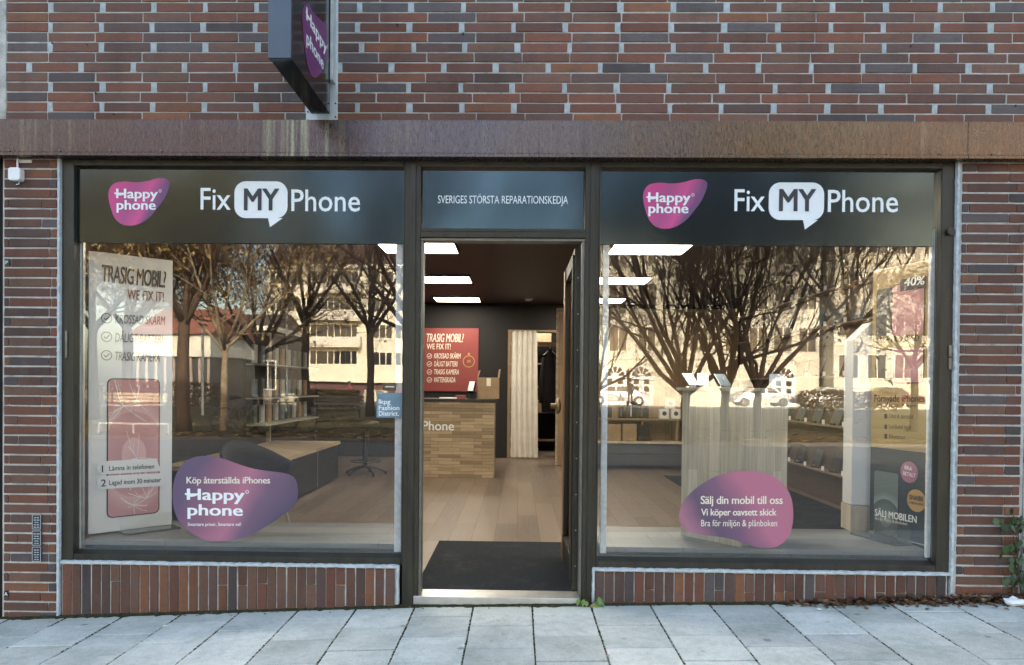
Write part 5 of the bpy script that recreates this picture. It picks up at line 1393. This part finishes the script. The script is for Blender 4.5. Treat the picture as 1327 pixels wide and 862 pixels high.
tree('many stemmed dark tree mirrored left of the oak plinth', refl(888, 548, 13.6), 8.4, .125, 1.25, 9, .92, 52, M_BARK_DARKENED, M_BARK_DARKENED, 0, 5, (8, 7, 5, 4))
tree('many stemmed dark tree mirrored behind the oak plinth', refl(940, 548, 14.4), 9.0, .125, 1.35, 9, .85, 64, M_BARK_DARKENED, M_BARK_DARKENED, 400, 5, (8, 7, 5, 4), BRN)
tree('many stemmed dark tree leaning right behind the phone wall', refl(982, 548, 15.5), 9.2, .12, 1.3, 8, 1.0, 71, M_BARK_DARKENED, M_BARK_DARKENED, 300, 5, (8, 7, 5, 4), BRN)
tree('tree with dry leaves mirrored at the right end of the right window', refl(1290, 548, 13), 5.4, .13, 1.9, 7, 1.0, 83, M_BARK_DARKENED, M_BARK_DARKENED, 2600, 5, (7, 6, 5, 4), BRN)
tree('small reddish tree mirrored at the left end of the right window', refl(775, 530, 27), 7.5, .14, 1.3, 8, .95, 96, M_BARK_RED, M_BARK_RED, 0, 5, (7, 6, 5, 4))

TREES = [o for o in COL.objects if o.get('category') == 'tree' and o.parent is None]
def tree_again(i, px, d, rz, sc, label):
    c = copy_tree(TREES[i]); q = refl(px, 520, d); c.location = (q.x, q.y, -.05); c.rotation_euler = (0, 0, R(rz)); c.scale = (sc, sc, sc); c['label'] = label
for a in ((2, 1100, 31, 290, .95, 'tall dark tree in the second row before the corner house'),
          (4, 1185, 20, 120, .7, 'leafy tree in the second row behind the sand poster'), (4, 120, 22, 250, 1.1, 'leafy tree in the second row at the left end of the lawn'),
          (0, 165, 25, 90, 1.15, 'leafy tree in the second row behind the white poster stand'), (3, 335, 26, 130, 1.05, 'dark tree in the second row before the corner of the apartment block'), (2, 480, 27, 200, .85, 'dark tree in the second row before the apartment balconies')):
    tree_again(*a)

# ---- small street things
def bicycle(label, loc, rz, col):
    t = thing('bicycle', label, 'bicycle', loc, rz, 'bicycles by the lawn')
    m = plain('bicycle_paint', col, .35, .2, .1, 5)
    for x in (-.52, .52):
        mb = MB(); n = 24
        pts = [(x + .33 * math.cos(2 * math.pi * k / n), 0, .34 + .33 * math.sin(2 * math.pi * k / n)) for k in range(n + 1)]
        mb.tube(pts, .018, 6, False); w = mb.build('wheel', M_BLACK, t)
        mb = MB()
        for k in range(9): mb.tube([(x, 0, .34), (x + .32 * math.cos(2 * math.pi * k / 9), 0, .34 + .32 * math.sin(2 * math.pi * k / 9))], .002, 3)
        mb.build('spoke', M_ALU, w)
    mb = MB(); A, Bq, C, Dq, E_ = (-.52, 0, .34), (-.12, 0, .30), (-.24, 0, .82), (.34, 0, .80), (.52, 0, .34)
    for a, b in ((A, Bq), (Bq, C), (C, A), (C, Dq), (Bq, Dq), (Dq, E_)): mb.tube([a, b], .016, 6)
    mb.build('frame', m, t)
    mb = MB(); mb.tube([(-.24, 0, .82), (-.26, 0, .94)], .013, 6); mb.tube([(-.40, 0, .95), (-.24, 0, .965), (-.12, 0, .95)], [.07, .05, .02], 8); mb.build('saddle', M_BLACK, t)
    mb = MB(); mb.tube([(.34, 0, .80), (.31, 0, .98)], .013, 6); mb.tube([(.18, -.28, 1.02), (.30, -.2, 1.0), (.31, 0, .98), (.30, .2, 1.0), (.18, .28, 1.02)], .012, 6); mb.build('handlebar', M_ALU, t)
for px, d, c, l in ((318, 15.2, (.10, .11, .11), 'grey bicycle parked by the kerb, left of the other two'), (345, 16, (.03, .03, .03), 'black bicycle parked in the middle of the row'), (372, 15.6, (.08, .02, .02), 'dark red bicycle parked at the right of the row')):
    q = refl(px, 560, d); bicycle(l, (q.x, q.y, -.02), R(random.uniform(-30, 30)), c)
def bench(label, loc, L, mat):
    t = thing('park_bench', label, 'bench', loc, 0, 'benches on the lawn')
    mb = MB()
    for k in range(4): mb.box(-L / 2, L / 2, -.2 + k * .11, -.11 + k * .11, .43, .46)
    mb.build('seat', mat, t); mb = MB()
    for k in range(3): mb.box(-L / 2, L / 2, -.26, -.235, .56 + k * .12, .65 + k * .12)
    mb.build('backrest', mat, t)
    for s in (-1, 1):
        mb = MB(); mb.box(s * L * .4 - .03, s * L * .4 + .03, -.26, .2, .38, .428); mb.box(s * L * .4 - .03, s * L * .4 + .03, -.26, -.2, 0, .9); mb.box(s * L * .4 - .03, s * L * .4 + .03, .14, .2, 0, .379); mb.build('leg', M_BLACK, t)
q = refl(173, 545, 23); bench('pale wooden bench on the lawn mirrored in the white poster stand', (q.x, q.y, 0), 2.3, M_TARP)
q = refl(437, 548, 22); bench('dark bench on the lawn mirrored above the long low bench', (q.x, q.y, 0), 1.8, M_BLACK)
q0, q1 = refl(128, 549, 14.5), refl(218, 549, 14.5)
t = thing('tube_railing', 'low white tube railing at the kerb mirrored in the white poster stand', 'railing', ((q0.x + q1.x) / 2, q0.y, 0)); h = (q1.x - q0.x) / 2
mb = MB(); mb.tube([(-h, 0, q0.z), (h, 0, q0.z)], .025); mb.build('rail', M_WHITEP, t)
for s in (-1, 0, 1): mb = MB(); mb.tube([(s * h, 0, -.05), (s * h, 0, q0.z)], .022); mb.build('leg', M_WHITEP, t)
for px, py0, py1, d, wpx, l in ((380, 510, 524, 38, 36, 'cream tarpaulin covered stall left of the pink dressed person'), (488, 505, 520, 40, 34, 'cream tarpaulin covered stall right of the pink dressed person')):
    q = refl(px, py1, d); zt_ = refl(px, py0, d).z; zb_ = q.z; w = wpx / 2 / FPX * (d + 4.4)
    t = thing('covered_stall', l, 'stall', (q.x, q.y, 0), 0, 'covered stalls on the square')
    mb = MB(); mb.add([(-w, .6, zb_), (w, .6, zb_), (w, -.6, zb_), (-w, -.6, zb_), (-w * .85, .25, zt_), (w * .85, .25, zt_), (w * .85, -.25, zt_), (-w * .85, -.25, zt_)], [(0, 1, 5, 4), (1, 2, 6, 5), (2, 3, 7, 6), (3, 0, 4, 7), (4, 5, 6, 7), (0, 1, 2, 3)]); mb.build('tarpaulin', M_TARP, t)
    for sx in (-1, 1):
        for sy in (-.5, .5): mb = MB(); mb.tube([(sx * w * .95, sy, 0), (sx * w * .95, sy, zb_ - .002)], .03, 6); mb.build('leg', M_SHOPD, t)
q = refl(371, 510, 30); t = thing('street_lamp', 'thin pale street lamp mirrored before the apartment block', 'street lamp', (q.x, q.y, 0))
mb = MB(); mb.tube([(0, 0, 0), (0, 0, 1.2), (0, 0, 5.2)], [.07, .05, .04]); mb.build('pole', M_GALV, t); mb = MB(); mb.lathe([(.05, 5.2), (.24, 5.28), (.26, 5.34), (.1, 5.5), (.02, 5.52)], 16); mb.build('lamp_head', M_GALV, t)
q = refl(263, 500, 25); t = thing('lamp_pole', 'tall pale pole mirrored right of the leafy tree trunk', 'pole', (q.x, q.y, 0)); mb = MB(); mb.tube([(0, 0, 0), (0, 0, 3.6)], .055); mb.build('pole', M_GALV, t); mb = MB(); mb.tube([(0, 0, 3.6), (0, 0, 3.68)], [.08, .02]); mb.build('cap', M_GALV, t)

# ---- people: one continuous skinned body each
def person(label, loc, rz, h, shirt, trousers, hair, step=.15):
    t = thing('person', label, 'person', loc, rz)
    k = h / 1.75
    J = {'pel': (0, 0, .95), 'bel': (0, .01, 1.1), 'che': (0, 0, 1.30), 'nek': (0, -.01, 1.48), 'hd0': (0, -.03, 1.57), 'hd1': (0, -.03, 1.70),
         'hL': (-.10, 0, .90), 'kL': (-.11, -step * .6, .50), 'aL': (-.11, -step * .4, .09), 'tL': (-.11, -step - .14, .03),
         'hR': (.10, 0, .90), 'kR': (.11, step * .3, .50), 'aR': (.11, step, .09), 'tR': (.11, step - .15, .03),
         'sL': (-.18, 0, 1.41), 'eL': (-.24, .03, 1.13), 'wL': (-.23, -.06, .88), 'fL': (-.225, -.08, .78),
         'sR': (.18, 0, 1.41), 'eR': (.24, .03, 1.13), 'wR': (.23, -.06, .88), 'fR': (.225, -.08, .78)}
    rad = {'pel': (.15, .11), 'bel': (.135, .10), 'che': (.155, .11), 'nek': (.055, .055), 'hd0': (.075, .085), 'hd1': (.08, .095),
           'h': (.09, .09), 'k': (.06, .06), 'a': (.04, .045), 't': (.035, .03), 's': (.06, .06), 'e': (.042, .042), 'w': (.03, .03), 'f': (.035, .022)}
    E_ = [('pel', 'bel'), ('bel', 'che'), ('che', 'nek'), ('nek', 'hd0'), ('hd0', 'hd1'), ('che', 'sL'), ('sL', 'eL'), ('eL', 'wL'), ('wL', 'fL'), ('che', 'sR'), ('sR', 'eR'), ('eR', 'wR'), ('wR', 'fR'), ('pel', 'hL'), ('hL', 'kL'), ('kL', 'aL'), ('aL', 'tL'), ('pel', 'hR'), ('hR', 'kR'), ('kR', 'aR'), ('aR', 'tR')]
    ks = list(J); me = bpy.data.meshes.new('body'); me.from_pydata([tuple(c * k for c in J[q]) for q in ks], [(ks.index(a), ks.index(b)) for a, b in E_], [])
    o = bpy.data.objects.new('body', me); COL.objects.link(o); o.parent = t
    md = o.modifiers.new('skin', 'SKIN'); o.modifiers.new('sub', 'SUBSURF').levels = 1; o.modifiers['sub'].render_levels = 2
    for i, q in enumerate(ks):
        r = rad.get(q) or rad[q[0]]; me.skin_vertices[0].data[i].radius = (r[0] * k, r[1] * k); me.skin_vertices[0].data[i].use_root = (q == 'pel')
    m = NM('clothes'); sp = m.node('ShaderNodeSeparateXYZ'); m.l.new(m.coord(), sp.inputs[0])
    dv = m.node('ShaderNodeMath', operation='DIVIDE'); m.l.new(sp.outputs[2], dv.inputs[0]); dv.inputs[1].default_value = h
    r = m.ramp(dv.outputs[0], [(0, (.03, .03, .03)), (.05, trousers), (.535, shirt), (.855, (.45, .28, .2))]); r.node.color_ramp.interpolation = 'CONSTANT'
    m.base(r); m.set(.8); me.materials.append(m.mat)
    mb = MB(); mb.lathe([(.085, -.02), (.098, .04), (.09, .09), (.05, .125), (.0, .135)], 16, (0, .005, 1.645)); o = mb.build('hair', plain('hair', hair, .7, 0, .2, 9), t, smooth=True); o.scale = (k, k, k)
    return t
q = refl(452, 520, 36); person('person in a pink top and pale trousers walking across the lawn', (q.x, q.y, -.02), R(20), 1.5, (.55, .16, .20), (.5, .45, .40), (.05, .03, .02))
q = refl(817, 515, 44); person('person in dark clothes standing before the arched doors', (q.x, q.y, 0), R(-30), 1.78, (.03, .03, .035), (.035, .035, .04), (.03, .02, .02), .05)

# ---- parked cars across the square
def car(label, loc, rz, col):
    t = thing('parked_car', label, 'car', loc, rz, 'cars parked across the square')
    paint = plain('car_paint', col, .25, .1, .05, 2)
    side = [(-2.1, .32), (-2.12, .62), (-2.0, .86), (-1.25, .93), (-.72, 1.36), (.55, 1.42), (1.25, 1.02), (1.95, .90), (2.12, .62), (2.1, .30)]
    mb = MB(); n = len(side); rows = []
    for y, s in ((-.86, .0), (-.80, 1), (.80, 1), (.86, .0)):
        rows.append([(x * (1 if s else .985), y * (.86 if z > 1.0 else 1), z) for x, z in side])
    vs = [p for r_ in rows for p in r_]
    mb.add(vs, [(j * n + i, j * n + (i + 1) % n, (j + 1) * n + (i + 1) % n, (j + 1) * n + i) for j in range(3) for i in range(n)] + [tuple(range(n)), tuple(3 * n + i for i in range(n))])
    mb.build('body', paint, t, bevel=.03)
    mb = MB()
    for s in (-1, 1):
        y = s * .865
        mb.add([(-1.05, y, .97), (-.25, y, .98), (-.25, y * .885, 1.31), (-.66, y * .885, 1.29)], [(0, 1, 2, 3)]); mb.add([(-.15, y, .98), (.98, y, 1.0), (.50, y * .885, 1.33), (-.15, y * .885, 1.32)], [(0, 1, 2, 3)])
    mb.add([(1.23, -.66, 1.05), (1.23, .66, 1.05), (.60, .62, 1.41), (.60, -.62, 1.41)], [(0, 1, 2, 3)]); mb.add([(-1.23, -.66, .96), (-1.23, .66, .96), (-.76, .62, 1.35), (-.76, -.62, 1.35)], [(0, 1, 2, 3)])
    mb.build('window', M_PANE, t)
    for x in (-1.3, 1.32):
        for s in (-1, 1):
            mb = MB(); mb.lathe([(.33, -.1), (.33, .1)], 20, (x, s * .8, .33), 'y'); w = mb.build('wheel', M_BLACK, t); mb = MB(); mb.lathe([(.2, 0), (.18, .012)], 14, (x, s * .9, .33), 'y'); mb.build('rim', M_ALU, w)
    for s in (-1, 1): mb = MB(); mb.box(2.06, 2.125, s * .62 - .16, s * .62 + .16, .62, .74); mb.build('headlight', M_WHITEP, t, bevel=.02)
for px, d, c, l in ((800, 47, (.62, .62, .62), 'white car parked before the arched doors'), (1075, 46, (.55, .56, .57), 'silver car parked right of the oak plinth in the mirror image'), (985, 48, (.6, .6, .58), 'pale car parked behind the many stemmed trees'), (1150, 47, (.08, .02, .02), 'dark red car parked farthest right across the square')):
    q = refl(px, 505, d); car(l, (q.x, q.y, 0), R(random.choice([0, 180]) + random.uniform(-2, 2)), c)
for px, d, w, hh, l in ((425, 34, 1.6, 1.0, 'low clipped hedge behind the pink dressed person'), (200, 33, 3.5, 1.3, 'low clipped hedge at the left end of the lawn'), (1100, 40, 3.0, 1.2, 'low clipped hedge at the right end of the lawn')):
    q = refl(px, 515, d); t = thing('hedge', l, 'hedge', (q.x, q.y, 0), 0, 'hedges along the lawn'); mb = MB(); rn = random.Random(int(px))
    for k in range(1800):
        x, y, z = rn.uniform(-w, w), rn.uniform(-.4, .4), hh * rn.random() ** .7
        v = rn.uniform(.5, 1.3); mb.col = (.07 * v, .075 * v, .03 * v) if rn.random() < .6 else (.16 * v, .09 * v, .04 * v)
        a = Vector((rn.gauss(0, 1), rn.gauss(0, 1), rn.gauss(0, 1))).normalized() * .09; b = Vector((rn.gauss(0, 1), rn.gauss(0, 1), rn.gauss(0, 1))).normalized() * .07; c = Vector((x, y, z))
        mb.add([c - a, c + b, c + a, c - b], [(0, 1, 2, 3)])
    mb.build('leaves', M_LEAF, t)
    mb = MB()
    for k in range(14):
        x = -w + 2 * w * (k + .5) / 14; mb.tube([(x, 0, -.05), (x + .05, .05, hh * .5), (x - .05, -.05, hh * .9)], [.03, .02, .01], 5)
    mb.build('stem', M_STEM, t)
# fallen leaves along the kerb and over the lawn
mb = MB(); rn = random.Random(5)
for k in range(5000):
    x = rn.uniform(-22, 22); y = -13.7 - abs(rn.gauss(0, 1.2)) if k % 3 else rn.uniform(-30, -14)
    g = rn.choice(YEL + BRN); v = rn.uniform(.7, 1.3); mb.col = tuple(c * v for c in g); s = rn.uniform(.05, .10); a = rn.uniform(0, 6.28)
    u = Vector((math.cos(a), math.sin(a), rn.uniform(-.3, .3))) * s; w = Vector((-math.sin(a), math.cos(a), rn.uniform(-.3, .3))) * s; c = Vector((x, y, gz(x, y) + .05))
    mb.add([c - u, c + w, c + u, c - w], [(0, 1, 2, 3)])
o = mb.build('fallen_leaves', M_LEAF); tag(o, 'fallen autumn leaves along the far kerb and on the lawn', None, None, 'stuff')
